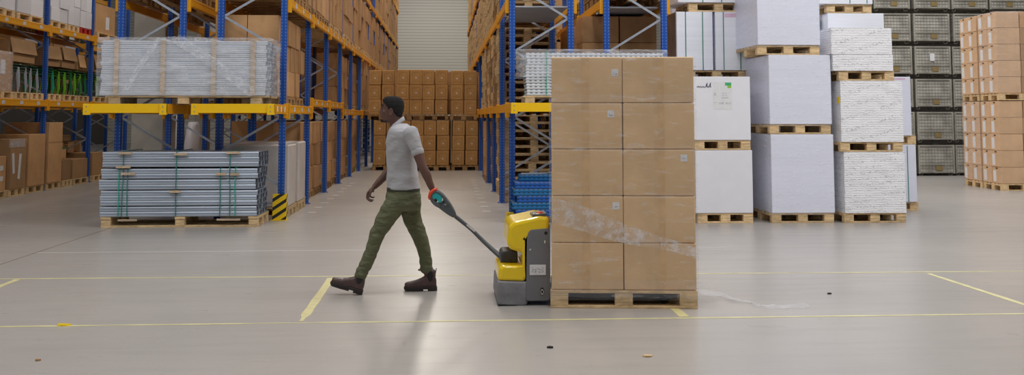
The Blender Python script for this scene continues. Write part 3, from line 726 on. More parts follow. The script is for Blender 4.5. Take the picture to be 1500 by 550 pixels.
# boots
def boot(toe_px, heel_px, y, ang, name_lab):
    """foot lies along -X; origin at the heel bottom; ang lifts the toe"""
    H = bp(heel_px[0], heel_px[1], y); H.z = 0
    R = Matrix.Translation(H) @ Matrix.Rotation(ang, 4, 'Y')
    up_ = MB(); L = .292
    prof = [(-.002, .024, .055, .018), (-.012, .034, .105, .010), (-.05, .038, .125, .006), (-.09, .037, .115, .006), (-.125, .038, .092, .006), (-.16, .044, .074, .008), (-.20, .049, .060, .010), (-.24, .048, .052, .012), (-.27, .040, .046, .014), (-.289, .022, .036, .018)]
    rings = []
    for (x, hw, top, bot) in prof:
        ring = []
        for j in range(24):
            a = 2*PI*j/24; c, s = math.cos(a), math.sin(a); zc = (top+bot+.02)/2; hz = (top-bot+.02)/2
            ring.append(R @ Vector((x, hw*math.copysign(abs(c)**.8, c), zc+.012+hz*math.copysign(abs(s)**.8, s))))
        rings.append(ring)
    up_.loft(rings)
    up_.limb([R @ Vector((-.055, 0, .07)), R @ Vector((-.058, 0, .12)), R @ Vector((-.060, 0, .165))], [(.047, .038), (.048, .040), (.052, .043)], 24, 5, up=(0, 1, 0))
    b = smooth_mesh(up_, 'boot', 'boot', .005, .002, 30, 2, person)
    so = MB(); pl = []
    for x, hw in ((.004, .018), (-.006, .032), (-.04, .041), (-.08, .039), (-.12, .037), (-.16, .044), (-.20, .050), (-.245, .047), (-.275, .036), (-.292, .018)): pl.append((x, hw))
    poly = [(x, hw) for x, hw in pl]+[(x, -hw) for x, hw in pl[::-1]]
    so.loft([[R @ Vector((x, yy, .016)) for x, yy in poly], [R @ Vector((x*1.01, yy*1.04, .020)) for x, yy in poly], [R @ Vector((x*1.01, yy*1.04, .036)) for x, yy in poly], [R @ Vector((x, yy*.97, .039)) for x, yy in poly]])
    hp = [p for p in poly if p[0] > -.09]; so.loft([[R @ Vector((x, yy, 0)) for x, yy in hp], [R @ Vector((x, yy, .018)) for x, yy in hp]])
    fp = [(x, yy) for x, yy in poly if x < -.10]; so.loft([[R @ Vector((x+(.01 if x < -.28 else 0), yy, .002)) for x, yy in fp], [R @ Vector((x, yy, .018)) for x, yy in fp]])
    so.build('sole', 'sole', b)
    for s in (-1, 1): MB().ell((0, 0, 0), (.026, .006, .048), 14, 8, R @ Matrix.Translation((-.058, s*.043, .135)) @ Matrix.Rotation(.0, 4, 'Y')).build('elastic_panel', 'black', b, smooth=True)
    MB().box((0, 0, 0), (.007, .02, .05), .001, R @ Matrix.Translation((-.008, 0, .175)) @ Matrix.Rotation(.18, 4, 'Y')).build('pull_tab', 'boot', b)
boot(None, (531, 430.5), -.085, math.radians(17), 'front')
boot(None, (639.6, 425.0), .085, 0, 'rear')

# ------------------------------------------------------------------ pallet racks
FR = [16.05+2.83*k for k in range(0, 15)]
def beam_mesh(L, mat, h=.135, conn=.06):
    mb = MB().box((0, 0, -h/2), (.045, L, h), .003)
    for s in (-1, 1): mb.box((0, s*(L/2-conn/2), -h/2-.03), (.062, conn, h+.11), .004)
    for zz in (-.02, -h+.02): mb.box((.023, 0, zz), (.006, L-2*conn, .012), 0)
    return mb.mesh('beam', mat)
HP = 9.4
post_me = MB().box((0, 0, HP/2), (.095, .08, HP), .006).mesh('upright_post', 'blue')
foot_me = MB().box((0, 0, .006), (.16, .13, .012), .002).mesh('base_plate', 'blue')
beams_me = {}
def rack(name, label, x_ais, x_in, ys, levels, outer, node_left, top=HP, nb_inner=99, labels_upto=4, yel='orange_rack', front_levels=True):
    """ys: frame positions; levels: function(bay)-> list of beam-top heights; outer = +1 if the aisle is on the +X side"""
    e = empty(name, (x_ais, ys[0], 0), label, 'rack'); e0 = Vector((x_ais, ys[0], 0))
    w = abs(x_ais-x_in)
    zg = MB(); k = 0; z = .52 if True else 0
    lo, hi = min(x_ais, x_in)+.04-x_ais, max(x_ais, x_in)-.04-x_ais
    nodes = []; zz = .52; side = node_left
    while zz < top: nodes.append((lo if side else hi, zz)); side = not side; zz += .52
    for a, b in zip(nodes, nodes[1:]): zg.bar((a[0], 0, a[1]), (b[0], 0, b[1]), .035, .022)
    zg.bar((lo, 0, .25), (hi, 0, .25), .035, .022)
    zm = zg.mesh('frame_bracing', 'galv')
    for i, y in enumerate(ys):
        for x in (x_ais, x_in):
            p = link('upright_post', post_me, e, Vector((x, y, .012))-e0); link('base_plate', foot_me, p, (0, 0, -.012))
        link('frame_bracing', zm, e, Vector((x_ais, y, 0))-e0)
    for i in range(len(ys)-1):
        L = ys[i+1]-ys[i]-.02
        for li, z in enumerate(levels(i)):
            for inner in (0, 1):
                if inner and i >= nb_inner: continue
                key = round(L, 2)
                if key not in beams_me: beams_me[key] = beam_mesh(L, yel)
                x = (x_ais+outer*.075) if not inner else (x_in-outer*.07)
                b = link('beam', beams_me[key], e, Vector((x, (ys[i]+ys[i+1])/2, z))-e0)
                if not inner and i < labels_upto and li < 2:
                    for q in (-.85, 0, .85): MB().box((outer*.0265, q, -.066), (.003, .15, .07)).build('location_label', 'label_print', b)
    return e
def lev_left(i): return [1.75, 3.41, 5.25, 7.05] if i == 0 or i >= 3 else [1.89, 3.41, 5.25, 7.05]
LX, LI = -2.50, -3.46
rA = rack('pallet_rack', 'blue and orange pallet rack along the left side of the central aisle', LX, LI, FR[:14], lev_left, 1, False, nb_inner=5)
rB = rack('pallet_rack', 'blue and orange pallet rack beside the concrete pillar, behind the left aisle rack', -4.97, -4.04, FR[:4], lambda i: [1.75, 3.41, 5.25, 7.05], -1, True, nb_inner=4, labels_upto=0)
RX, RI = 1.05, 1.98
def lev_right(i): return [1.77, 3.42, 5.25, 7.05]
rR = rack('pallet_rack', 'blue and orange pallet rack along the right side of the central aisle', RX, RI, FR[:11], lev_right, -1, True, nb_inner=4, labels_upto=0)
rR2 = rack('pallet_rack', 'blue and orange pallet rack behind the carton load, beside the white paper stacks', 3.47, 2.55, FR[:4], lev_right, 1, True, nb_inner=4, labels_upto=0)
FLY = [16.95, 19.78, 22.6, 25.43, 28.26, 31.1, 33.9]
rF = rack('pallet_rack', 'blue and orange pallet rack at the far left, full of chairs and white cartons', -8.58, -9.62, FLY, lambda i: [1.92, 3.52, 5.3, 7.1], 1, True, nb_inner=7, labels_upto=6)
rG = rack('pallet_rack', 'dim blue pallet rack behind the far left one', -10.9, -11.9, FLY, lambda i: [1.92, 3.52, 5.3, 7.1], -1, False, nb_inner=7, labels_upto=0)
FLY2 = [31.5, 34.3, 37.1]
rH = rack('pallet_rack', 'dim blue pallet rack seen between the pillar and the left aisle rack', -6.4, -7.3, FLY2, lambda i: [1.9, 3.5, 5.3], 1, False, nb_inner=4, labels_upto=0)
# cantilevered end decks in front of the first frames (front beam + side beams)
def end_deck(parent, x0, x1, y0, y1, z, side_in=True):
    px, py = parent.location.x, parent.location.y
    W = x1-x0; b = MB().box((0, 0, -.065), (W, .05, .13), .003)
    for s in (-1, 1): b.box((s*(W/2-.05), -.012, -.078), (.10, .06, .158), .004)
    b.v = [tuple(v) for v in b.v]; fb = b.build('front_beam', 'yellow_rack', parent, ((x0+x1)/2-px, y0-py, z))
    for s in (-1, 1):
        for zz in (-.04, -.11): MB().cyl((s*(W/2-.05), -.046, zz), (s*(W/2-.05), -.041, zz), .009, 10).build('bolt', 'chrome', fb)
    for x in (x0+.02, x1-.02):
        sb = MB().box((0, 0, -.07), (.045, y1-y0-.03, .14), .003).box((.0, (y1-y0)/2-.05, -.09), (.06, .06, .22), .003); o = sb.build('side_beam', 'orange_rack', parent, (x-px, (y0+y1)/2+.01-py, z-.002))
    MB().box((0, 0, 0), (W-.08, y1-y0-.08, .02)).build('deck_panel', 'deck', parent, ((x0+x1)/2-px, (y0+y1)/2-py, z-.03))
end_deck(rA, -3.58, -2.42, 14.8, 16.0, 1.75); end_deck(rB, -5.07, -3.92, 14.8, 16.0, 1.75)
end_deck(rR, .955, 2.06, 14.9, 16.0, 1.77); end_deck(rR2, 2.47, 3.56, 14.9, 16.0, 1.77)
for q in (.28, .62, .95): MB().box((.026, -.2+q*.0+q-.6, -.07), (.003, .07, .075)).build('location_label', 'label', rA, (-2.395-rA.location.x-.02, 15.4-rA.location.y, 1.75))
# corrugated deck sheets
def corr(parent, x0, x1, y0, y1, z, lab):
    mb = MB(); n = int((y1-y0)/.09); pr = []
    for i in range(n+1): y = y0+(y1-y0)*i/n; zz = .03 if i % 2 else 0; pr.append((y, zz))
    mb.loft([[(x, y, zz) for y, zz in pr]+[(x, y, zz+.004) for y, zz in pr[::-1]] for x in (x0, x1)])
    mb.build('deck_sheet', 'deck', parent, (-parent.location.x, -parent.location.y, z))
corr(rR, 1.1, 1.95, 16.1, 18.8, 3.30, ''); corr(rR2, 2.6, 3.4, 16.1, 18.8, 3.30, '')
# column guard
g_ = empty('column_guard', (-2.50, 15.93, 0), 'black and yellow striped column guard at the foot of the rack post', 'column guard')
MB().box((0, -.06, .2), (.2, .012, .4), .003).build('front_plate', 'hazard', g_); MB().box((.1, .0, .2), (.012, .13, .4), .003).build('side_plate', 'hazard', g_)
MB().box((0, -.01, .006), (.24, .2, .012), .002).build('foot_plate', 'jack_yellow', g_)
g2 = empty('column_guard', (1.06, 15.9, 0), 'yellow column guard foot under the pile of blue beams', 'column guard')
MB().box((0, 0, .05), (.22, .1, .1), .006).build('front_plate', 'jack_yellow', g2); MB().box((0, .02, .006), (.26, .16, .012), .002).build('foot_plate', 'jack_yellow', g2)

# ------------------------------------------------------------------ carton stacks on pallets
STUFF = MB(); STUFFP = MB()
def far_pallet(L, W, loc):
    x, y, z = loc
    for i in range(5): STUFFP.box((x, y-W/2+.07+(W-.14)*i/4, z+.125), (L, .13, .035))
    for xx in (-L/2+.07, 0, L/2-.07):
        for yy in (-W/2+.05, 0, W/2-.05): STUFFP.box((x+xx, y+yy, z+.065), (.14, .1, .085))
    for yy in (-W/2+.05, 0, W/2-.05): STUFFP.box((x, y+yy, z+.011), (L, .1, .022))
def stack_boxes(where, x0, x1, y0, z, ny, nz, bw, bh, nx, mat='card', group='brown cartons in the left aisle rack', outer=1, pl=True, individual=True, plabel=None, jit=.012, ptype='wood_old'):
    """a pallet-load of cartons: x0..x1 across, from y0 on, ny columns along Y of width bw, nz rows of height bh"""
    L = x1-x0; W = ny*bw
    if individual:
        if pl: pallet(plabel or ('wooden pallet under the cartons, '+where), ((x0+x1)/2, y0+W/2, z), 0, round(L, 2), round(W, 2), False, ptype, 'pallets in the racks')
    else: 
        far_pallet(L, W, ((x0+x1)/2, y0+W/2, z))
    zz = z+(.148 if pl else 0); dx = L/2 if nx > 0 else L
    for r in range(nz):
        for c in range(ny):
            for k in range(nx):
                xc = (x1-dx/2-k*dx) if outer > 0 else (x0+dx/2+k*dx)
                j = random.uniform(-jit, jit)*1.6
                loc = (xc+j-(.05 if random.random() < .15 else 0), y0+bw*(c+.5)+random.uniform(-.008, .008), zz+bh*(r+.5)); d = (round(dx-.012, 3), round(bw-.022, 3), round(bh-.006, 3))
                if individual:
                    cl = ('near', 'far')[c] if ny == 2 else (('near', 'middle', 'far')[c] if ny == 3 else 'only')
                    lab = 'carton, %s row, %s column%s, %s' % (ORD[r] if r < nz-1 or nz < 2 else 'top', cl, '' if nx == 1 else (' aisle side' if k == 0 else ' inner side'), where)
                    carton(d, mat, lab, loc, 0, group)
                else: STUFF.box(loc, d)
# left aisle rack
X0, X1 = LX-1.03, LX+.07
def bay(b, level,  n=3, nz=3, nx=1, ind=True, bh=None, mat='card', skip=(), rows=None):
    lv = 0 if level == 0 else lev_left(b)[level-1]
    hh = (.44 if level == 0 else .40) if bh is None else bh
    y = FR[b]+.10; wd = (FR[b+1]-FR[b]-.16)/n
    for i in range(n):
        if i in skip: continue
        wh = '%s pallet, %s bay, %s, left aisle rack' % (NTH[i], NTH[b] if b < 8 else 'far', 'floor' if level == 0 else NTH[level-1]+' shelf')
        z_ = nz if rows is None else rows[i]
        sh = -.14 if level == 0 or (level == 1 and b < 5) else 0.
        stack_boxes(wh, X0+sh*.3, X1+sh+random.uniform(-.03, .02), y+i*wd+.02, lv+.002, 2, z_, round(wd/2-.025, 3), hh, nx, mat, individual=ind)
bay(0, 1, nx=2, bh=.42, rows=(3, 3, 3)); 
bay(1, 0); bay(2, 0, rows=(3, 3, 3)); bay(3, 0, n=2); bay(4, 0, n=2, nz=3, ind=False)
bay(3, 1, nx=1); bay(4, 1, n=2, ind=False)
bay(0, 2, bh=.46); bay(1, 2, bh=.46); bay(2, 2, bh=.5, ind=False); bay(3, 2, n=2, bh=.46, ind=False)
for b in range(4, 13):
    for lvl in [q for q in (1, 2, 3, 4) if not (b == 4 and q == 1 or q == 3 and b < 5 or q == 4 and b < 10 or q == 1 and b > 6)]:
        if (b, lvl) in ((6, 3),): continue
        bay(b, lvl, ind=False, bh=.5 if lvl > 2 else .47)
# wider cartons visible through bay 2/3 from the front: row of cartons with a gap, end-on, in the fourth bay (inner side)
for k, r in [(0, 0), (0, 1), (0, 2), (1, 0), (1, 1), (1, 2)]:
    pass
# bay 1 floor: two white wrapped stacks and a carton stack behind
for i, (xa, xb, y, h, lab, cl) in enumerate(((-3.5, -2.44, 16.45, .98, 'film-wrapped pale stack on a pallet beside the striped column guard', 'paper_g'), (-3.5, -2.42, 17.45, 1.0, 'film-wrapped pale stack, second behind the striped column guard', 'paper_g'))):
    if 'paper_g' not in M: M['paper_g'] = plain('greyish_wrapped_carton', (206, 198, 192), .45, 0, .08, 3, bump=.25, bscale=6)
    pallet('pallet under the pale wrapped stack, %s from the column guard' % NTH[i], ((xa+xb)/2, y+.42, 0), 0, 1.06, .85, False, 'wood', 'pallets in the racks')
    tag(MB().box((0, 0, h/2), (xb-xa-.03, .8, h), .02).build('wrapped_stack', 'paper_g', None, ((xa+xb)/2, y+.42, .146)), lab, 'wrapped goods', 'pale wrapped stacks under the left aisle rack')
# cartons inside bay 1 on floor seen above the bundle
stack_boxes('second row behind the pale wrapped stacks, left aisle rack', -3.5, -2.5, 18.95-.0, 0, 0, 0, .4, .4, 1, individual=False, pl=False)
# ------------------------------------------------------------------ block of cartons closing the aisle
bx_ = at(538, 200, 30.4).x
cols = [(at(538, 120, 30.4).x, 30.6, 1), (at(581, 120, 30.4).x, 30.2, 1), (at(618, 120, 30.4).x, 30.3, 2), (at(660, 120, 30.4).x, 30.4, 1)]
names = ['first', 'second', 'third', 'fourth']
for ci, (x, y, dpt) in enumerate(cols):
    for tier in range(2):
        z = tier*1.49; xx = x+(.05 if tier == 0 else 0)+(.02 if ci == 0 else 0)
        if ci == 0 and tier == 0: xx += .1
        pallet('dark wooden pallet under the %s tier of cartons, %s column closing the aisle' % (('lower', 'upper')[tier], names[ci]), (xx+.385, y+.6, z), PI/2, 1.2, .8, False, 'wood_old', 'pallets at the end of the aisle')
        bh = .435 if ci < 3 else .43
        for r in range(3):
            for c in range(2):
                for dd in range(dpt):
                    carton((.36, .55, round(bh, 3)), 'card_mark', 'square-ended carton, %s row, %s, %s tier, %s column closing the aisle%s' % (('bottom', 'middle', 'top')[r], ('left half', 'right half')[c], ('lower', 'upper')[tier], names[ci], '' if dd == 0 else ', back'),
                           (xx+.19+c*.39+random.uniform(-.01, .01), y+.3+dd*.57+random.uniform(-.015, .015), z+.148+(bh+.006)*(r+.5)), random.uniform(-.02, .02), 'cartons closing the end of the aisle', ch=.012)

for q in range(9):
    for r in range(6):
        STUFF.box((-2.0+q*.4, 32.1, .15+(.442*(r+.5) if r < 3 else 1.49+.442*(r-2.5))), (.385, .8, .43))
for t_ in range(2): STUFF.box((-.4, 32.1, .075+1.46*t_), (3.6, .8, .12))
# ------------------------------------------------------------------ stacks of empty pallets in the right aisle rack
def pallet_pile(where, x, y, z, n, rot=0, ind=True, mat='wood', W=.8):
    for i in range(n):
        loc = (x+random.uniform(-.025, .025), y+random.uniform(-.02, .02), z+i*.1455)
        if ind: pallet('bare wooden pallet, %s from below, %s' % (ORD[i], where), loc, rot, 1.1, W, False, mat, 'empty pallets in the right aisle rack', name='pallet')
        else:
            far_pallet(1.1, W, loc)
for lvl, z, nn in ((0, 0, 11), (1, 1.775, 10), (2, 3.425, 11)):
    for bI in (1, 2, 3):
        for i in range(3):
            y = FR[bI]+.52+i*.9; n = nn-(i % 2)*(1 if lvl else 0)
            ln = ('floor', 'first shelf', 'second shelf')[lvl]
            ind = (lvl < 2 and bI < 3) or (lvl == 2 and bI == 1)
            if bI == 3 and lvl == 0: continue
            pallet_pile('%s pile of %s bay, %s, right rack' % (NTH[i], NTH[bI], ln), 1.64 if lvl == 0 else 1.53, y, z+.002, n, 0, ind, 'wood' if (i+bI) % 2 else 'wood_old')
for bI in range(2, 10):
    for lvl, z in ((2, 3.425), (3, 5.255), (4, 7.055)):
        if (lvl == 3 and bI < 5) or (lvl == 4): continue
        for i in range(3):
            if (bI+i+lvl) % 3: pallet_pile('', 1.53, FR[bI]+.52+i*.9, z+.002, 10, 0, False)
            else:
                y = FR[bI]+.12+i*.9
                for r in range(3): STUFF.box((1.53, y+.4, z+.15+.46*(r+.5)), (1.04, .8, .45))
stack_boxes('floor, fourth bay, right aisle rack', .98, 2.04, 24.7, 0, 2, 3, .42, .44, 1, 'card', 'brown cartons in the right aisle rack', -1)
stack_boxes('floor, fourth bay rear, right aisle rack', .98, 2.04, 25.7, 0, 2, 3, .42, .44, 1, 'card', 'brown cartons in the right aisle rack', -1)
# ------------------------------------------------------------------ brown cartons on first shelf of the rear right rack
for k, (x, y, w, d_, n_) in enumerate(((2.62, 17.0, .62, .8, 'left'), (3.26, 17.0, .62, .8, 'right'))):
    for r in range(3):
        carton((w, d_, .44), 'card', 'large brown carton, %s row, %s of the pair behind the braced right frame' % (('bottom', 'middle', 'top')[r], n_), (x-.02, y+.4, 1.92+.446*(r+.5)), 0, 'large cartons in the rear right rack')
pallet('pallet under the large brown cartons behind the braced right frame', (3.0, 17.4, 1.772), 0, 1.2, .8, False, 'wood_old', 'pallets in the racks')
for k in range(3):
    for r in range(3): carton((.55, .5, .44), 'card', 'brown carton, %s row, %s along the inner edge of the rear right rack' % (('bottom', 'middle', 'top')[r], NTH[k]), (2.6, 19.2+.55*k, 1.92+.446*(r+.5)), 0, 'cartons deep in the rear right rack')
pallet('pallet deep under the inner cartons of the rear right rack', (2.75, 19.8, 1.772), PI/2, 1.7, .9, False, 'wood_old', 'pallets in the racks')

# ------------------------------------------------------------------ steel profile bundle on the floor (left)
def channel(L, h, d, mat, name='steel_profile', lip=.012):
    t = .006; pr = [(-d/2, -h/2), (-d/2, h/2), (d/2, h/2), (d/2, h/2-lip), (d/2-t, h/2-lip), (d/2-t, h/2-t), (-d/2+t, h/2-t), (-d/2+t, -h/2+t), (d/2-t, -h/2+t), (d/2-t, -h/2+lip), (d/2, -h/2+lip), (d/2, -h/2)]
    # rolled front with two ribs
    fr = [(-d/2, -h/2), (-d/2-.006, -h*.36), (-d/2-.006, -h*.12), (-d/2+.004, 0), (-d/2-.006, h*.12), (-d/2-.006, h*.36), (-d/2, h/2)]
    pr = fr+pr[2:]
    mb = MB().loft([[(-L/2, y, z) for y, z in pr], [(L/2, y, z) for y, z in pr]], False)
    return mb.mesh(name, mat, False)
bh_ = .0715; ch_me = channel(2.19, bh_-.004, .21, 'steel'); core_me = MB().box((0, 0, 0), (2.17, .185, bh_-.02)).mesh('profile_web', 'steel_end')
zs = []; z = .148
for r in range(12):
    if r in (2, 5, 7, 9): z += .012
    if r == 9: z += .012
    zs.append(z+bh_/2); z += bh_
xc = (-4.87-2.68)/2
for r in range(12):
    for c in range(4):
        dx = (.02 if r in (5, 6) else 0)*-1+(.015 if r > 8 else 0)+random.uniform(-.008, .012)
        o = tag(link('steel_profile', ch_me, None, (xc+dx, 15.11+c*.225, zs[r])), 'long grey steel profile, %s row, %s from the front, strapped bundle on the floor' % (ORD[r] if r < 11 else 'top', NTH[c]), 'steel profile', 'grey steel profiles in the floor bundle')
        link('web', core_me, o)
e = empty('pallet', (xc+.02, 15.44, 0), 'long wooden pallet under the grey steel profiles on the floor', 'pallet')
for x in (-1.03, 0, 1.03):
    for y in (-.38, 0, .38): MB().box((x, y, .068), (.13, .12, .086), .003).build('block', 'wood', e)
    MB().box((x, 0, .129), (.14, .9, .034), .002).build('cross_board', 'wood', e)
for y in (-.38, 0, .38): MB().box((0, y, .0125), (2.2, .12, .025), .002).build('bottom_board', 'wood', e)
def strap_loop(x, y0, y1, z0, z1, mat, w=.012, t=.003, sag=.01):
    mb = MB(); pts = [(y0-.010, z0), (y0-.012, (z0+z1)/2), (y0-.010, z1), (y0+.02, z1+.012), (y1-.02, z1+.012), (y1+.01, z1), (y1+.01, z0)]
    for a, b in zip(pts, pts[1:]): mb.bar((x+random.uniform(-sag, sag), a[0], a[1]), (x+random.uniform(-sag, sag)*.4, b[0], b[1]), w, t if False else .006, (1, 0, 0) if abs(b[1]-a[1]) < .05 else (0, 1, 0))
    return mb
ztop = zs[-1]+bh_/2; zmid = zs[8]+bh_/2
for k, (px, z1, m_, lab) in enumerate(((175, zmid, 'teal_p', 'bright teal strap near the left end of the floor steel bundle'), (180, ztop, 'strap', 'green strap over full height near the left end of the steel bundle'), (187, zmid, 'strap', 'green strap right of the bright teal one on the steel bundle'),
        (258, ztop, 'strap', 'green strap at the middle of the floor steel bundle'), (323, zmid, 'strap', 'green strap ending halfway, right part of the steel bundle'), (337, ztop, 'strap', 'green strap over full height at the right part of the steel bundle'), (345, zmid, 'teal_p', 'bright teal strap near the right end of the floor steel bundle'))):
    x = at(px, 270, 15.0).x
    tag(strap_loop(x, 14.995, 15.9, .15, z1, m_).build('packing_strap', m_), lab, 'strap', 'green straps around the steel bundle')
for (px, py, w, lab) in ((184, 225, .18, 'top left'), (181, 245, .2, 'upper left'), (188, 255, .19, 'middle left'), (265, 226, .19, 'top middle'), (257, 281, .15, 'centre'), (342, 224, .19, 'top right'), (324, 255.5, .14, 'middle right'), (344, 255.5, .12, 'right end of middle row'), (187, 323, .26, 'bottom left'), (335, 322, .33, 'bottom right')):
    p = at(px, py, 14.99); 
    tag(MB().box((p.x, 14.975, p.z), (w, .035, .032 if 'bottom' not in lab else .025), .003).build('wooden_batten', 'wood_clean'), 'small pale batten under a strap, %s of the floor steel bundle' % lab, 'batten', 'wooden battens on the steel bundle')

# ------------------------------------------------------------------ film-wrapped profile bundle on the end decks (left)
e = empty('pallet', (-3.70, 15.42, 1.752), 'long low wooden pallet under the film-wrapped steel profiles', 'pallet')
for x in (-1.02, -.05, .98):
    for y in (-.35, .35): MB().box((x, y, .045), (.16, .13, .09), .003).build('block', 'wood', e)
MB().box((0, -.35, .105), (2.3, .14, .028), .002).build('deck_board', 'wood', e); MB().box((0, 0, .105), (2.3, .14, .028), .002).build('deck_board', 'wood', e); MB().box((0, .35, .105), (2.3, .14, .028), .002).build('deck_board', 'wood', e)
wm = channel(2.33, .056, .19, 'white_steel', 'steel_profile'); z = 1.874
for r in range(13):
    for c in range(4):
        tag(link('steel_profile', wm, None, (-3.74+random.uniform(-.014, .014), 15.08+c*.2, z+.03)), 'pale steel profile, %s row, %s from the front, film-wrapped bundle on the yellow deck' % (ORD[r] if r < 12 else 'top', NTH[c]), 'steel profile', 'pale steel profiles in the wrapped bundle')
    z += .0605
for px, lab in ((169.5, 'leftmost'), (238, 'second from the left'), (312.5, 'third from the left'), (370, 'rightmost')):
    p = at(px, 100, 14.94); zt = 1.87+13*.0605
    tag(MB().box((p.x, 14.955, 2.27), (.068, .018, .79), .002).box((p.x, 15.35, zt+.012), (.068, .82, .018), .002).build('wooden_batten', 'wood_clean'), 'upright pale batten on the wrapped steel bundle, %s of four' % lab, 'batten', 'upright battens on the wrapped bundle')
tag(film_wrap('stretch_wrap', -4.93, -2.53, 14.93, 15.80, 1.86, 2.70, .012, lambda x, y, z: Vector((x, y, z)), 'film_milky', 50, 20, .02, True), 'clear crinkled film around the pale steel profiles on the yellow deck', 'plastic film')
wrapL = [o for o in C.objects if o.get('label', '').startswith('clear crinkled film')][0]
for (xa, za, xb, zb, hw_) in ((-3.85, 2.69, -2.75, 1.90, .07), (-4.1, 2.66, -4.55, 1.90, .035), (-4.15, 2.66, -3.4, 2.66, .03)):   # twisted turns of film across the front
    rings = []
    for i in range(41):
        u = i/40; cx_, cz_ = xa+(xb-xa)*u, za+(zb-za)*u+.03*math.sin(u*3)
        L_ = math.hypot(xb-xa, zb-za); nx_, nz_ = -(zb-za)/L_, (xb-xa)/L_
        rings.append([Vector((cx_+nx_*hw_*(j/4-1), 14.895-.012*abs(noise.noise(Vector((u*14, j*1.3, xa)))), cz_+nz_*hw_*(j/4-1))) for j in range(9)])
    MB().add([p for r in rings for p in r], [(i*9+j, i*9+j+1, (i+1)*9+j+1, (i+1)*9+j) for i in range(40) for j in range(8)]).build('film_band', 'film_band', wrapL, smooth=True)

# ------------------------------------------------------------------ wrapped perforated profiles on the right end deck
e = empty('pallet', (2.20, 15.45, 1.772), 'wooden pallet under the film-wrapped perforated profiles at right', 'pallet')
for x in (-.95, 0, .95):
    for y in (-.33, .33): MB().box((x, y, .04), (.14, .12, .08), .003).build('block', 'wood', e)
for y in (-.33, 0, .33): MB().box((0, y, .092), (2.1, .13, .024), .002).build('deck_board', 'wood', e)
pf = channel(2.05, .085, .19, 'perf_white', 'steel_profile')
z = 1.878
for r in range(7):
    for c in range(3):
        tag(link('steel_profile', pf, None, (2.22+random.uniform(-.01, .01), 15.16+c*.21, z+.045)), 'white perforated profile, %s row, %s from the front, behind the carton load' % (ORD[r] if r < 6 else 'top', NTH[c]), 'steel profile', 'white perforated profiles on the right deck')
    z += .091
tag(film_wrap('stretch_wrap', 1.12, 3.26, 15.03, 15.76, 2.15, 2.56, .014, lambda x, y, z: Vector((x, y, z)), 'film_milky', 40, 14, .035, True, 4.), 'cloudy film bunched over the white perforated profiles', 'plastic film')
for px in (801,):
    x = at(px, 110, 15.0).x; tag(strap_loop(x, 15.04, 15.72, 1.88, 2.52, 'teal_p').build('packing_strap', 'teal_p'), 'teal strap around the white perforated profiles', 'strap')

# ------------------------------------------------------------------ blue beams lying on the floor (right)
bl1 = channel(2.1, .095, .12, 'blue_beam', 'rack_beam', .03); bl2 = channel(2.1, .095, .12, 'teal_beam', 'rack_beam', .03)
z = .10; zr = []
for r in range(6):
    for c in range(3):
        if r >= 5 and c == 0: continue
        me = (bl1, bl2)[(r in (1, 3, 5)) * 1]
        dx = (.03, -.02, .05, 0, .02, .10)[r]
        tag(link('rack_beam', me, None, (2.07+dx, 15.3+c*.2+(.0 if r < 5 else .05), z+.05), 0), '%s blue perforated rack beam, %s row, %s from the front, pile behind the truck' % (('deep', 'teal')[(r in (1, 3, 5))*1], ORD[r] if r < 5 else 'top', NTH[c]), 'rack beam', 'blue beams piled on the floor')
    z += .1
e = empty('pallet', (2.1, 15.5, 0), 'low wooden pallet under the pile of blue beams', 'pallet')
for x in (-.85, 0, .85): MB().box((x, 0, .049), (.12, .66, .098), .003).build('block', 'wood', e)
for k, (x, y, z, rz) in enumerate(((1.35, 15.55, .702, .3), (1.75, 15.6, .702, -.5))):
    tag(MB().box((0, 0, .012), (.42, .04, .022), .003).build('steel_strut', 'galv', None, (x, y, z+.0), rz), 'loose pale steel strut on top of the blue beams, %s' % ('left one', 'right one')[k], 'strut', 'loose struts on the blue beams')

# ------------------------------------------------------------------ white paper stacks on pallets (right)
def paper_stack(label, x0, x1, y0, y1, z0, z1, mat, name='paper_stack', cat='paper stack', ch=.006, lumpy=False, layers=0, group='white goods stacked on pallets'):
    cx, cy_ = (x0+x1)/2, (y0+y1)/2
    if not lumpy:
        return tag(MB().box((0, 0, (z1-z0)/2), (x1-x0, y1-y0, z1-z0), ch).build(name, mat, None, (cx, cy_, z0)), label, cat, group)
    # layered bags: rounded, bumpy edges
    H = z1-z0; n = max(4, int(H/.033)); rings = []; per = []
    nx, ny = 26, 26
    for i in range(nx): per.append((-1+2*i/nx, -1))
    for i in range(ny): per.append((1, -1+2*i/ny))
    for i in range(nx): per.append((1-2*i/nx, 1))
    for i in range(ny): per.append((-1, 1-2*i/ny))
    for k in range(n*2+1):
        z = H*k/(n*2)
        rings.append([((x1-x0)/2*a*(1-.0035*(k % 2)+.012*noise.noise(Vector((a*3+x0, b*3, z*7)))), (y1-y0)/2*b*(1-.0035*(k % 2)+.012*noise.noise(Vector((a*3, b*3+5, z*7)))), z) for a, b in per])
    return tag(MB().loft(rings).build(name, mat, None, (cx, cy_, z0)), label, cat, group)
PG = 'pallets under the white goods'
def wpal(lab, x0, x1, y0, y1, z): pallet(lab, ((x0+x1)/2, (y0+y1)/2, z), 0, round(x1-x0, 2), round(y1-y0, 2), True, 'wood', PG)
T = lambda px, py, Y=15.0: at(px, py, Y)
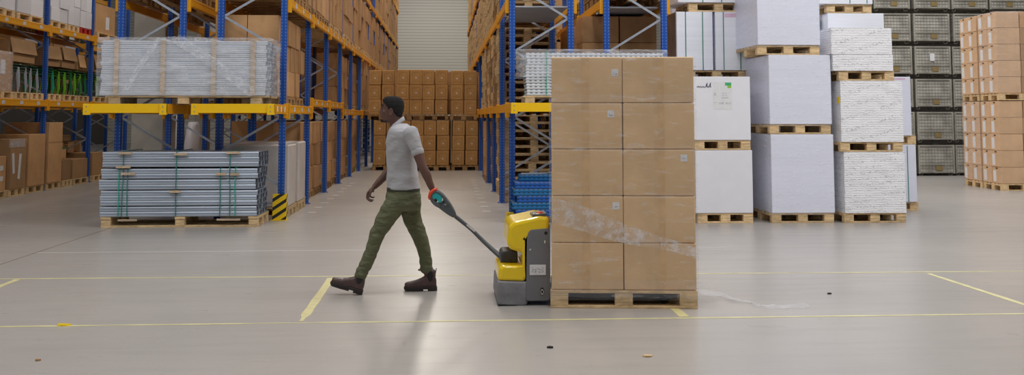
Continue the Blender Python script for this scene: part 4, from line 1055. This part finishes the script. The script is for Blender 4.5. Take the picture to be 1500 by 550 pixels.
# S1: smooth white cartons
wpal('floor pallet under the plain white pair, left end of the white stacks', 3.73, 4.56, 15.05, 16.0, 0)
paper_stack('plain smooth white block on the floor pallet, left end of the white stacks', 3.70, 4.56, 15.04, 15.98, .146, 1.07, 'white_box')
wpal('upper pallet between the two plain white blocks at the left end', 3.70, 4.54, 15.05, 16.0, 1.075)
s1 = paper_stack('white block with a delivery note, green sticker and handwriting, on the plain white block', 3.655, 4.545, 15.04, 15.98, 1.221, 2.165, 'white_box')
def onface(name, mat, parent, px0, py0, px1, py1, Y, t=.002, off=.001):
    a, b = at(px0, py0, Y), at(px1, py1, Y); c = (a+b)/2-parent.location
    return MB().box((c.x, Y-parent.location.y-off, c.z), (abs(b.x-a.x), t, abs(b.z-a.z))).build(name, mat, parent)
nt = onface('delivery_note', 'label', s1, 1044.5, 120, 1072.5, 160.5, 15.04)
onface('green_sticker', 'green_sticker', s1, 1062, 121, 1071, 125.5, 15.04, .002, .003); onface('lime_sticker', 'lime_sticker', s1, 1065.5, 125.5, 1071, 129, 15.04, .002, .003)
for (a, b, c, d) in ((1057, 136, 1069, 137), (1057, 139, 1066, 140), (1057, 142, 1067, 145), (1045.5, 136, 1049, 141), (1045.5, 150, 1050, 151), (1053, 150, 1060, 153), (1063, 150, 1071, 153)): onface('printed_line', 'label_print', nt_ if False else s1, a, b, c, d, 15.04, .001, .0028)
hw = [(1021, 127.5), (1023, 126.3), (1024, 128), (1026, 126.5), (1027.5, 128), (1030, 126.8), (1032, 128), (1034, 127), (1035, 124), (1036, 121.5), (1035.6, 126), (1036, 128), (1037.5, 126.3), (1038.5, 128), (1040, 124), (1041, 121), (1040.5, 126), (1041.5, 128.3)]
MB().tube([at(x, y, 15.036)-s1.location for x, y in hw], .0045, 6).build('handwriting', 'ink', s1)
# hidden-behind tower carrying the green strapped paper
wpal('floor pallet of the tower behind the plain white pair', 3.75, 4.80, 16.2, 17.1, 0)
paper_stack('lower white block of the tower behind the plain white pair', 3.75, 4.80, 16.2, 17.1, .146, 1.07, 'paper')
wpal('middle pallet of the tower behind the plain white pair', 3.75, 4.80, 16.2, 17.1, 1.075)
paper_stack('middle white block of the tower behind the plain white pair', 3.75, 4.80, 16.2, 17.1, 1.221, 2.16, 'paper')
wpal('pallet under the green strapped white sheets', 3.85, 4.84, 16.15, 17.1, 2.163)
s0 = paper_stack('tall white sheet block with two green straps, left half, beside the rack post', 3.69, 4.285, 16.12, 17.2, 2.311, 3.25, 'paper_sheets')
s0b = paper_stack('tall white sheet block with two green straps, right half, beside the paper tower', 4.32, 4.90, 16.12, 17.2, 2.311, 3.25, 'paper_sheets')
MB().box((-.298-.006, 0, .47), (.008, 1.07, .93)).build('brown_left_face', 'brown_side', s0)  # thin sheet, browner and darker than the block, on its left side
for par, pxs in ((s0, (1004.5, 1029.5)), (s0b, (1060, 1084.5))):
    for px in pxs:
        x = at(px, 60, 16.12).x-par.location.x
        MB().box((x, -.543, .47), (.014, .004, .935)).build('strap', 'strap', par)
onface('edge_board', 'strap_blue', s0b, 1043.4, 18, 1045.4, 102, 16.12, .004, .003); onface('pink_sticker', 'pink', s0b, 1061, 19.5, 1082, 25.5, 16.12)
wpal('pallet on top of the green strapped sheets', 3.90, 4.88, 16.15, 17.1, 3.255)
s00 = paper_stack('topmost white sheet block above the green strapped sheets', 3.72, 4.90, 16.12, 17.2, 3.402, 4.2, 'paper_sheets')
for px in (1029.5, 1057): 
    x = at(px, 4, 16.12).x-s00.location.x; MB().box((x, -.543, .4), (.014, .004, .8)).build('strap', 'strap', s00)
paper_stack('low white block half hidden between the rack post and the strapped sheets', 3.95, 4.9, 17.6, 18.6, .0, 3.45, 'paper_lilac')
# S2 tower
def filmed(o, x0, x1, y0, y1, z0, z1, lab_):
    w = film_wrap('film', -(x1-x0)/2, (x1-x0)/2, -(y1-y0)/2, (y1-y0)/2, -.03, z1-z0, .004, lambda x, y, z: Vector((x, y, z)), 'film', 24, 24, .006); w.parent = o
for (x0, x1, z0, z1, lab, plab) in ((4.825, 5.775, 0, 1.305, 'lilac-white paper tower, lowest block, right of the plain white pair', 'floor pallet of the three-block lilac-white paper tower'),
        (4.815, 5.76, 1.31, 2.49, 'lilac-white paper tower, middle block, beside the delivery-note block', 'second pallet up in the lilac-white paper tower'),
        (4.655, 5.61, 2.492, 3.95, 'lilac-white paper tower, topmost block, running out of the top', 'third pallet up in the lilac-white paper tower, film hanging over it')):
    wpal(plab, x0+.0, x1-.01, 15.0, 16.25, z0); o = paper_stack(lab, x0, x1, 14.98, 16.28, z0+.147, z1, 'paper_lilac'); filmed(o, x0, x1, 14.98, 16.28, z0+.147, z1, lab)
# S3 bagged goods
wpal('floor pallet under the printed white bags', 5.90, 6.84, 14.95, 16.1, 0); paper_stack('layered white bags with fine print, lowest block, right of the lilac-white tower', 5.91, 6.84, 14.93, 16.15, .147, 1.045, 'bag_fine', lumpy=True, name='bag_stack', cat='bag stack')
wpal('second pallet up under the printed white bags', 5.87, 6.82, 14.95, 16.1, 1.048); s3 = paper_stack('layered white bags with diagonal print, middle block', 5.88, 6.83, 14.93, 16.15, 1.195, 2.105, 'bag_diag', lumpy=True, name='bag_stack', cat='bag stack')
MB().box((-.485, -.55, .62), (.01, .08, .10), .002).build('yellow_tag', 'jack_yellow', s3)
wpal('third pallet up under the printed white bags', 5.87, 6.72, 14.95, 16.1, 2.108)
paper_stack('squashed lower half of the top white bag block', 5.78, 6.70, 14.93, 16.15, 2.256, 2.50, 'bag_fine', lumpy=True, name='bag_stack', cat='bag stack'); paper_stack('bulging upper half of the top white bag block', 5.76, 6.69, 14.93, 16.15, 2.505, 2.90, 'bag_diag', lumpy=True, name='bag_stack', cat='bag stack')
# tower behind S3
for (z0, z1, lab) in ((0, 1.05, 'lowest'), (1.052, 2.10, 'second'), (2.104, 3.02, 'third'), (3.265-.25+.01, 4.2, 'topmost')):
    z0 = z0 if z0 < 3 else 3.262
    if z0 > 3.2: wpal('high pallet above the printed white bags', 6.22, 6.98, 16.3, 17.2, 3.262)
    else: wpal('%s pallet of the white tower behind the printed bags' % lab, 6.25, 7.15, 16.3, 17.2, z0)
    o = paper_stack('%s white block of the tower behind the printed bags' % lab, 6.05 if z0 > 3.2 else 6.22, 6.98 if z0 > 3.2 else 7.16, 16.25, 17.3, z0+.147, z1 if z0 < 2.1 or z0 > 3.2 else 3.255, 'paper_sheets')
    if z0 > 3.2:
        for px in (1245, 1270): MB().box((at(px, 4, 16.25).x-o.location.x, -.527, .4), (.014, .004, .78)).build('strap', 'strap', o)
o = paper_stack('small pink-stickered white block between the lilac tower and the bags', 5.65, 6.18, 16.5, 17.4, 0, 3.22, 'paper_sheets'); onface('pink_sticker', 'pink', o, 1202, 21, 1208, 27, 16.5); onface('strap', 'strap', o, 1200, 18, 1201.5, 43, 16.5, .004, .003)
# S4 tower
wpal('floor pallet of the narrow tower right of the printed bags', 7.0, 7.93, 16.85, 17.7, 0); o = paper_stack('narrow white block showing at the right edge of the bags, lower one', 7.0, 7.89, 16.8, 17.7, .147, 1.10, 'paper_lilac'); onface('strap', 'strap', o, 1329.3, 214, 1330.8, 299, 16.8, .004, .003)
wpal('upper pallet of the narrow tower right of the printed bags', 7.0, 7.92, 16.85, 17.7, 1.105); o = paper_stack('narrow white block showing at the right edge of the bags, upper one', 7.0, 7.83, 16.8, 17.7, 1.253, 2.24, 'paper_lilac'); onface('pink_sticker', 'pink', o, 1310, 114.5, 1326, 117, 16.8)

# ------------------------------------------------------------------ wire mesh cages
def make_cage(label, loc):
    W, D, H = 1.0, 1.2, .82; e = empty('wire_cage', loc, label, 'wire cage', 'grey wire mesh cages')
    fr = MB()
    for x in (-W/2+.025, W/2-.025):
        for y in (-D/2+.025, D/2-.025): fr.box((x, y, .06+H/2-.03), (.05, .05, H-.06), .004)
    for zz in (.10, H-.02):
        for y in (-D/2+.02, D/2-.02): fr.box((0, y, zz), (W, .035, .04), .003)
        for x in (-W/2+.02, W/2-.02): fr.box((x, 0, zz), (.035, D, .04), .003)
    fr.build('frame', 'wire', e)
    def panel(n, cx, cyy, w, alongx):
        mb = MB(); m = int(w/.08)
        for i in range(m+1):
            u = -w/2+w*i/m; t = .013
            mb.box((cx+u, cyy, .1+(H-.14)/2) if alongx else (cx, cyy+u, .1+(H-.14)/2), (t, .008, H-.14) if alongx else (.008, t, H-.14))
        for j in range(9):
            z = .12+(H-.16)*j/8; t = .014
            mb.box((cx, cyy, z), (w, .010, t) if alongx else (.010, w, t))
        mb.build(n, 'wire', e)
    for s in (-1, 1): panel('mesh_panel', 0, s*(D/2-.02), W-.08, True); panel('mesh_panel', s*(W/2-.02), 0, D-.08, False)
    MB().box((0, 0, .1), (W-.06, D-.06, .02)).build('floor_sheet', 'cage_in', e)
    MB().box((0, 0, .43), (W-.07, D-.07, .66), .01).build('inner_liner', 'cage_in', e)
    MB().box((.06, -D/2-.004, .2), (.18, .008, .13), .002).build('plate', 'cage_plate', e)
    MB().box((0, -D/2-.003, .3), (W-.06, .012, .03), .002).build('door_rail', 'wire', e)
    for x in (-W/2+.09, W/2-.09):
        for y in (-D/2+.09, D/2-.09):
            MB().tube([(x-.05, y, .085), (x-.04, y, .02), (x, y, .006), (x+.04, y, .02), (x+.05, y, .085)], .01, 6).build('foot', 'wire', e)
    return e
proto = None; clabs = ['far left', 'second', 'third', 'fourth', 'fifth']
for c in range(6):
    for t in range(6):
        if c in (0,) and t < 2: continue
        x = 10.95+c*1.075+ (0 if c != 1 else 0); lab = 'grey wire mesh cage, %s tier, %s column of the cages' % (('floor', 'second', 'third', 'fourth', 'fifth', 'top')[t], ('first', 'second', 'third', 'fourth', 'fifth', 'sixth')[c])
        if c in (3, 4, 5) and t < 4 : continue
        loc = (x+random.uniform(-.02, .02)+.0, 27.3+random.uniform(-.03, .03), t*.884)
        if c == 3: pass
        if proto is None: proto = make_cage(lab, loc)
        else:
            o = copy_tree(proto); o.location = loc; o['label'] = lab; LABELS.setdefault(lab, []).append(o.name)
        if c == 2 and t == 3: MB().box((-.02, -.61, .52), (.13, .004, .2), .001).build('paper_note', 'label', bpy.context.scene.objects[LABELS[lab][-1]])
for t in range(4):
    lab = 'grey wire mesh cage, %s tier, partly behind the brown carton tower' % (('floor', 'second', 'third', 'fourth')[t]); o = copy_tree(proto); o.location = (14.18, 27.4, t*.884); o['label'] = lab; LABELS.setdefault(lab, []).append(o.name)
for t in range(4):
    for c in (4, 5):
        lab = 'grey wire mesh cage, %s tier, %s column, behind the brown carton tower' % (('floor', 'second', 'third', 'fourth')[t], ('fifth', 'sixth')[c-4]); o = copy_tree(proto); o.location = (10.95+c*1.075, 27.3, t*.884); o['label'] = lab; LABELS.setdefault(lab, []).append(o.name)
for o_ in [o for o in C.objects if o.get('category') == 'wire cage']:
    pass

# ------------------------------------------------------------------ brown carton tower at the right edge
BA = math.radians(-3.5); bo = Vector((11.80, 21.2, 0)); bex = Vector((math.cos(BA), math.sin(BA), 0)); bey = Vector((math.sin(-BA)*1.0, math.cos(BA), 0))
bex = Vector((math.cos(-BA*0-.03), math.sin(-.03), 0)); bey = Vector((.075, 1, 0)).normalized()
RT = math.atan2(-bey.x, bey.y)
def bl(x, y, z): return bo+Vector((math.cos(RT), math.sin(RT), 0))*x+bey*y+Vector((0, 0, z))
lm = MB().box((-.2515, .0, -.02), (.003, .12, .235)).mesh('shipping_label', 'label'); hm_ = MB().box((-.2512, 0, .145), (.003, .08, .026), .001).mesh('hand_hole', 'black')
for tier in range(2):
    z0 = tier*1.925
    for p in range(2):
        yy = p*.95
        for q in range(1): pallet('light wooden pallet, %s tier of the brown carton tower, %s, %s' % (('lower', 'upper')[tier], ('front', 'rear')[p], ('aisle side', 'wall side')[q]), bl(.52+1.06*q, yy+.42, z0), RT, 1.02, .86, False, 'wood', 'pallets under the brown carton tower')
        for r in range(5):
            for k in range(2):
                for cx_ in range(2 if p == 0 and k == 0 else 1):
                    bw, bd_, bh2 = .5, .43, .352
                    b = carton((bw, bd_-.006, bh2-.005), 'card_lit' if cx_ == 0 else 'card', 'brown carton, %s row, %s tier, %s, tower at the right edge' % (('bottom', 'second', 'third', 'fourth', 'top')[r], ('lower', 'upper')[tier], ('front pallet near corner', 'front pallet rear column', 'rear pallet front column', 'rear pallet rear column')[p*2+k] if cx_ == 0 else NTH[cx_]+' across from the corner'),
                               bl(.255+cx_*.515+random.uniform(-.008, .008), yy+.215+k*.435, z0+.147+bh2*(r+.5)), RT, 'brown cartons of the tower at the right edge')
                    if cx_ == 0:
                        link('shipping_label', lm, b, (0, .09+random.uniform(-.02, .02), 0)); link('hand_hole', hm_, b)
                        b.data = b.data
M_front = None
fwr = film_wrap('stretch_wrap', 0, 2.06, 0, .86, 2.1, 3.84, .004, lambda x, y, z: bl(x, y, z), 'film', 24, 20, .008, True, 2.); tag(fwr, 'clear film around the upper front part of the brown carton tower', 'plastic film')
fwr = film_wrap('stretch_wrap', 0, 1.03, .94, 1.82, .15, 1.9, .004, lambda x, y, z: bl(x, y, z), 'film', 16, 20, .01, True, 3.); tag(fwr, 'clear loose film around the lower rear part of the brown carton tower', 'plastic film')

# ------------------------------------------------------------------ far left rack: goods
FX = -8.58
def fpos(px, py, dx=0.): # point on the aisle plane of the far left rack
    r = FWD+RGT*((px-PX)/F)+UPV*(-(py-PY)/F); t = (FX+dx)/r.x; return Vector((FX+dx, r.y*t, EYE+r.z*t))
# second shelf: white cartons
k = 0
lvl2 = 3.52
for (ya, yb, h, pm, lab) in ((17.2, 18.3, 1.0, 'wood', 'first'), (18.35, 19.5, 1.05, 'wood', 'second'), (19.95, 20.9, 1.1, 'wood', 'third'), (21.0, 22.35, 1.2, 'wood', 'fourth'), (22.75, 23.75, .62, 'wood', 'fifth'), (23.8, 24.5, 1.3, 'wood', 'sixth'), (24.55, 25.3, .8, 'red_plastic', 'seventh')):
    pallet('%s on the upper shelf of the far left rack, %s from the front' % ('red plastic pallet' if pm == 'red_plastic' else 'wooden pallet', lab), (FX-.52, (ya+yb)/2, lvl2+.002), PI/2, round(yb-ya, 2), 1.1, False, pm, 'pallets on the far left rack')
    n = 3 if h > .9 else 2; m = 2
    for r in range(n):
        for c in range(m):
            w = (yb-ya)/m; carton((1.05, round(w-.01, 2), round(h/n-.008, 3)), 'white_box', 'white carton, %s row, %s half, %s pallet, upper shelf, far left rack' % (ORD[r], ('near', 'far')[c], lab), (FX-.50+random.uniform(-.02, .02), ya+w*(c+.5), lvl2+.149+h/n*(r+.5)), 0, 'white cartons on the far left rack')
# more pallets deep (25.5+): brown crate with label
pallet('wooden pallet under the brown crate, upper shelf of the far left rack', (FX-.52, 26.6, lvl2+.002), PI/2, 1.7, 1.1, False, 'wood', 'pallets on the far left rack')
b = carton((.98, 1.5, .72), 'card', 'wide brown crate with a white label on the upper shelf of the far left rack', (FX-.55, 26.6, lvl2+.151+.36)); MB().box((.492, .15, -.08), (.004, .26, .32)).build('label', 'label', b)
# first shelf
l1 = 1.922
for k, (ya, yb) in enumerate(((17.1, 18.4), (18.45, 19.6), (19.95, 20.98), (21.0, 21.75), (21.8, 22.5), (22.75, 23.5), (23.6, 24.5), (24.55, 25.3), (25.6, 26.6), (26.7, 27.8))):
    pallet('wooden pallet, %s along the lower shelf of the far left rack' % (NTH+['ninth', 'tenth'])[k], (FX-.52, (ya+yb)/2, l1), PI/2, round(yb-ya, 2), 1.1, False, 'wood', 'pallets on the far left rack')
b = carton((.95, 1.0, .78), 'card', 'film-wrapped brown carton with a white note, lower shelf of the far left rack', (FX-.48, 20.45, l1+.15+.39)); MB().box((.477, .05, .08), (.004, .22, .28)).build('paper_note', 'label', b); fm = film_wrap('film', -.475, .475, -.5, .5, -.39, .39, .006, lambda x, y, z: Vector((x, y, z)), 'film_milky', 12, 12, .02); fm.parent = b
carton((.95, 1.1, .6), 'card_old', 'brown carton, lower shelf, first from the front of the far left rack', (FX-.5, 17.75, l1+.15+.3)); carton((.95, .95, .7), 'card_old', 'brown carton, lower shelf, second from the front of the far left rack', (FX-.5, 19.0, l1+.15+.35))
def chair_stack(label, x, y, z, n, tube_m, seat_m, rot=0, grp='stacks of chairs on the far left rack'):
    for i in range(n):
        e = empty('stacked_chair', (x+i*.012, y, z+i*.055), '%s, %s in its stack' % (label, ORD[i] if i < n-1 else 'topmost'), 'chair', grp, rot)
        for s in (-1, 1):
            MB().tube([(s*.19, -.2, .0), (s*.17, -.17, .40), (s*.165, -.10, .435), (s*.165, .12, .43), (s*.17, .17, .40), (s*.20, .22, 0)], .013, 8).build('leg_frame', tube_m, e)
            if i == 0 or i == n-1: MB().tube([(s*.165, .14, .43), (s*.165, .19, .52), (s*.165, .22, .58)], .012, 8).build('back_post', tube_m, e)
        MB().box((0, 0, .45), (.38, .36, .018), .006).build('seat', seat_m, e)
        if i == n-1: MB().box((0, .2, .60), (.36, .02, .12), .006).build('backrest', seat_m, e)
cs = [(21.28, 'galv', 'dgreen', 'metal-legged green chair, stack next to the wrapped brown carton'), (21.68, 'galv', 'dgreen', 'metal-legged green chair, second stack by the rack post'), (22.28, 'galv', 'dgreen', 'metal-legged chair, stack just behind the rack post'),
      (23.15, 'teal_p', 'dgreen', 'teal-legged chair on the lower shelf'), (23.85, 'lime_p', 'dgreen', 'lime-legged chair, first lime stack'), (24.25, 'green_p', 'dgreen', 'green-legged chair between the lime stacks'), (24.85, 'lime_p', 'dgreen', 'lime-legged chair, second lime stack'), (25.2, 'green_p', 'dgreen', 'green-legged chair at the rack post'), (26.0, 'lime_p', 'dgreen', 'lime-legged chair beyond the rack post'), (26.9, 'green_p', 'dgreen', 'green-legged chair, last stack')]
for (y, a, b, lab) in cs:
    chair_stack(lab, FX-.30, y, l1+.148, 3, a, b, PI/2); 
    chair_stack(lab+', inner side', FX-.78, y, l1+.148, 3, a, b, PI/2)
# open cartons / cardboard sheets lying over the chairs
for k, (ya, yb, h, t, m_, lab) in enumerate(((21.0, 22.3, .42, .02, 'card_old', 'open brown carton lying over the chairs, nearest'), (22.95, 23.65, .40, -.12, 'card_old', 'small brown carton lying over the teal-legged chairs'), (23.75, 24.7, .42, .05, 'card_old', 'brown carton lying over the lime-legged chairs'), (24.85, 25.28, .3, .0, 'card', 'pale brown carton lying over the last chairs by the post'), (25.9, 27.0, .34, .03, 'card_old', 'dark brown carton lying over chairs beyond the post'))):
    e = empty('open_box', (FX-.5, (ya+yb)/2, l1+.148+.62), lab, 'box', 'cartons lying over the chairs', t)
    w = yb-ya; mb = MB()
    mb.box((0, 0, .006), (.8, w, .012)).box((.394, 0, h/2+.012), (.012, w, h)).box((-.394, 0, h/2+.012), (.012, w, h)).box((0, -w/2+.006, h/2+.012), (.776, .012, h)).box((0, w/2-.006, h/2+.012), (.776, .012, h))
    mb.build('carton_body', m_, e)
    MB().box((0, 0, 0), (.3, w, .01), 0, Matrix.Translation((.42, 0, h-.10)) @ Matrix.Rotation(1.35, 4, 'Y')).build('flap', m_, e)
# floor: big cartons
for (ya, yb, h, m_, lab) in ((19.95, 20.72, .66, 'card', 'brown carton with two white notes at the left edge of the floor row'), (20.76, 21.55, .98, 'card_old', 'tall brown carton with torn film in the floor row of the far left rack'), (21.62, 22.53, 1.06, 'card', 'tall plain brown carton left of the rack post, floor row'), (22.66, 23.5, 1.30, 'card', 'tallest brown carton right of the rack post, floor row'),
        (23.62, 24.22, .46, 'card_old', 'low brown carton with a green-rimmed tray on it, floor row'), (24.28, 25.3, .44, 'card_old', 'low wide carton before the second rack post, floor row'), (25.6, 26.5, .55, 'card', 'brown carton beyond the second rack post, floor row')):
    pallet('wooden floor pallet under the '+' '.join(lab.split()[:9]), (FX-.42, (ya+yb)/2, 0), PI/2, round(yb-ya, 2), 1.0, False, 'wood', 'floor pallets of the far left rack')
    b = carton((.94, round(yb-ya-.05, 2), h), m_, lab, (FX-.42+(.05 if h > .9 else 0), (ya+yb)/2, .148+h/2))
    if 'notes' in lab:
        for z in (.1, -.1): MB().box((.472, .15, z), (.004, .16, .09)).build('paper_note', 'label', b)
    if 'torn film' in lab:
        MB().box((.474, -.1, h/2-.08), (.006, .75, .16), .002).build('film_sheet', 'film_milky', b); MB().box((.474, -.25, .05), (.005, .1, .4), .001, Matrix.Rotation(.15, 4, 'X')).build('tape', 'label', b); MB().box((.474, .05, -.05), (.005, .1, .5), .001, Matrix.Rotation(-.12, 4, 'X')).build('tape', 'label', b)
    if 'tallest' in lab: MB().box((.4715, 0, .22), (.002, yb-ya-.06, .012)).build('fold_line', 'card_old', b)
    if 'green' in lab:
        t_ = tag(MB().box((0, 0, .12), (.7, .5, .24), .01).build('tray', 'card', None, (FX-.42, 23.95, .148+h+.002)), 'brown tray with a green rim on a low carton in the floor row', 'tray'); MB().box((0, 0, .255), (.72, .52, .025), .004).build('rim', 'green_p', t_)
for k in range(7):
    y = 24.7+k*.3; carton((random.choice((.3, .4)), .28, random.choice((.2, .3, .26))), 'card_old', 'small jumbled brown box, %s of the heap behind the low cartons' % NTH[k], (FX-.75+.1*(k % 2), y, .148+.66+.02*(k % 3)), random.uniform(-.3, .3), 'jumbled boxes in the far left rack')
e = tag(MB().box((0, 0, .30), (.5, .35, .6), .05).build('black_bag', 'black', None, (FX-.42, 20.3, .148+.665)), 'black plastic bag standing on the low carton at the left edge', 'bag')
# dim goods further back (rack behind, pillars, people-height clutter)
random.seed(21)
k = 0
for i in range(5):
    for lv, z in ((0, 0), (1, 1.93), (2, 3.53)):
        for j in range(3):
            y = FLY[i]+.55+j*.88
            if random.random() < .22: continue
            h = random.choice((.7, .9, 1.1)) ; k += 1
            if lv < 2 and random.random() < .5:
                tag(MB().box((0, 0, h/2+.148), (.95, .78, h), .02).box((0, 0, .07), (1.0, .8, .14), .004).build('carton_load', random.choice(('card', 'card_old', 'white_box')), None, (-11.4, y, z+.002)), 'dim palletised load, %s spot of %s bay, %s, rack behind the far left one' % (NTH[j], NTH[i], ('floor', 'first shelf', 'second shelf')[lv]), 'load', 'dim loads in the rear left rack')
            else:
                tag(MB().box((0, 0, h/4+.148), (.95, .78, h/2), .02).box((0, .05, h*.75+.15), (.9, .7, h/2-.01), .02).box((0, 0, .07), (1.0, .8, .14), .004).build('carton_load', random.choice(('card', 'card_old', 'white_box')), None, (-11.4, y, z+.002)), 'dim palletised load, %s spot of %s bay, %s, rack behind the far left one' % (NTH[j], NTH[i], ('floor', 'first shelf', 'second shelf')[lv]), 'load', 'dim loads in the rear left rack')
# white wrapped goods and pale pillars seen between the frames
struct(MB().box((-6.55, 28.3, 5), (.35, .35, 10), .02).build('trim_3', 'concrete'), 'slim pale column far behind the floor steel bundle')
for k, (px, w, z0, z1, m_, lab) in enumerate(((256, .42, .2, 1.75, 'white_box', 'white film-wrapped tall load seen between the blue posts, left'), (283, .34, .2, 1.45, 'white_box', 'white draped load seen right of the middle blue post'))):
    p = at(px, 200, 25.0)
    mb = MB(); rings = []
    for q in range(15):
        z = z0+(z1-z0)*q/14; rings.append([Vector((w*(.55+.12*noise.noise(Vector((math.cos(a), math.sin(a)*2, z*3+k*7)))-(.25*(q/14)**3))*math.cos(a), .45*(1-.5*(q/14)**4)*math.sin(a), z)) for a in [2*PI*j/28 for j in range(28)]])
    mb.loft(rings); o = tag(mb.build('draped_load', m_, None, (p.x, 25.0, 0), smooth=True), lab, 'wrapped goods'); MB().box((0, 0, .1), (w*1.3, .9, .2), .004).build('pallet_base', 'wood_old', o)
for k, (x, y, z, n) in enumerate(((-6.9, 33, 1.9, 3), (-6.9, 36, 1.9, 3), (-6.9, 33, 3.5, 3), (-6.9, 36, 3.5, 3))):
    for r in range(n):
        for c in range(2): carton((.9, .9, .42), 'white_box', 'white carton, %s row, %s of pair, %s load in the dim rack beyond the pillar' % (ORD[r], ('near', 'far')[c], NTH[k]), (x, y-.5+c*.95, z+.15+.43*(r+.5)), 0, 'white cartons in the dim rack beyond the pillar')
    pallet('pallet of the %s white load in the dim rack beyond the pillar' % NTH[k], (x, y, z+.002), PI/2, 1.9, .9, False, 'wood_old', 'pallets in the dim rack')
# white cartons on row B, second bays
for k, (y, z) in enumerate(((22.2, 1.892-.14), (23.3, 1.752))):
    pallet('pallet of the %s white load in the rack beside the pillar' % NTH[k], (-4.5, y+.1, 1.752), PI/2, 1.0, 1.0, False, 'wood', 'pallets in the racks')
    for r in range(4): carton((.95, .95, .27), 'white_box', 'pale layered carton, %s row, %s load of the rack beside the pillar' % (ORD[r], NTH[k]), (-4.5, y+.1, 1.90+.275*(r+.5)), 0, 'pale cartons in the rack beside the pillar')
for k, y in enumerate((16.9, 18.0, 19.5, 20.7)):   # pallets stacked over the upper beams, their undersides show
    for r in range(3): pallet('bare pallet, %s of three, %s pile on the upper beams beside the pillar' % (ORD[r], NTH[k]), (-4.5, y, 3.412+r*.146), PI/2, 1.0, 1.05, False, 'wood_old', 'pallets on the upper beams beside the pillar')
for k, y in enumerate((16.7, 17.7, 19.4, 20.4)):
    for r in range(2): pallet('bare pallet, %s of two, %s pile on the upper beams of the rear right rack' % (ORD[r], NTH[k]), (3.0, y, 3.422+r*.146), PI/2, .95, 1.05, False, 'wood_old', 'pallets on the upper beams of the rear right rack')
for k in range(3):
    carton((.9, .8, .8), 'white_box', 'white carton, %s on the upper shelf of the rear right rack, by the post' % NTH[k], (3.85+.0*k, 17.9+k*.9, 3.9), 0, 'white cartons high by the right post') if False else None

for yb in range(13):      # dim loads behind the aisle racks, all the way down
    for lv, z in ((0, 0), (1, 1.9), (2, 3.43), (3, 5.26)):
        y = 24.9+yb*2.0
        for x in ((-4.5,) if y < 50 else (-4.5,))+((3.0,) if y < 44 else ()):
            if lv == 3 and y < 34: continue
            for q in range(2):
                STUFF.box((x, y+q*.92, z+.16+.66), (.98, .88, 1.30)); STUFFP.box((x, y+q*.92, z+.08), (1., .86, .14))
# ------------------------------------------------------------------ the uncountable rest, far down the aisle
tag(STUFF.build('cardboard_boxes', 'card'), 'far brown cartons high up and deep along both aisle racks', 'boxes', None, 'stuff')
tag(STUFFP.build('wooden_pallets', 'wood'), 'far wooden pallets high up and deep along both aisle racks', 'pallets', None, 'stuff')

# ------------------------------------------------------------------ light
w = bpy.data.worlds.new('world'); sc.world = w; w.use_nodes = True
bg = w.node_tree.nodes['Background']; bg.inputs[0].default_value = (.95, .97, 1.0, 1); bg.inputs[1].default_value = .26
def area(name, loc, size, power, col=(1, .97, .92), rot=(0, 0, 0)):
    l = bpy.data.lights.new(name, 'AREA'); l.shape = 'RECTANGLE'; l.size, l.size_y = size; l.energy = power; l.color = col
    o = bpy.data.objects.new(name, l); C.objects.link(o); o.location = loc; o.rotation_euler = rot; return o
for x in (-12, -5, 2, 9, 16): area('unseen_overhead_light', (x, 6.5, 10.5), (1.2, 8), 500, (1, .98, .96))  # unseen area lights overhead
for y in (20, 30, 40, 52): area('unseen_overhead_light', (-.75, y, 11), (1.0, 6), 540, (1, .92, .80))
area('unseen_overhead_light', (-.7, 58, 9), (6, 1.5), 90, (1, .98, .95), (math.radians(35), 0, 0)); area('unseen_overhead_light', (-6.2, 22, 10.5), (.8, 6), 160, (1, .95, .86)); area('unseen_overhead_light', (8, 22, 10.5), (6, 6), 800, (.97, .98, 1))  # the tilted one is added to brighten the back wall
area('unseen_overhead_light', (7, 10.5, 9.5), (7, 2), 420, (.96, .97, 1), (math.radians(25), 0, 0)); area('unseen_overhead_light', (14, 20, 10.5), (6, 6), 500, (.97, .98, 1))  # the tilted one is added to brighten the white stacks
dup = {k: v for k, v in LABELS.items() if len(v) > 1}
if dup: print('DUP LABELS', len(dup), list(dup.items())[:6])
long_ = [k for k in LABELS if not 4 <= len(k.replace(',', ' ').split()) <= 16]
if long_: print('LABEL LENGTH', len(long_), long_[:12])
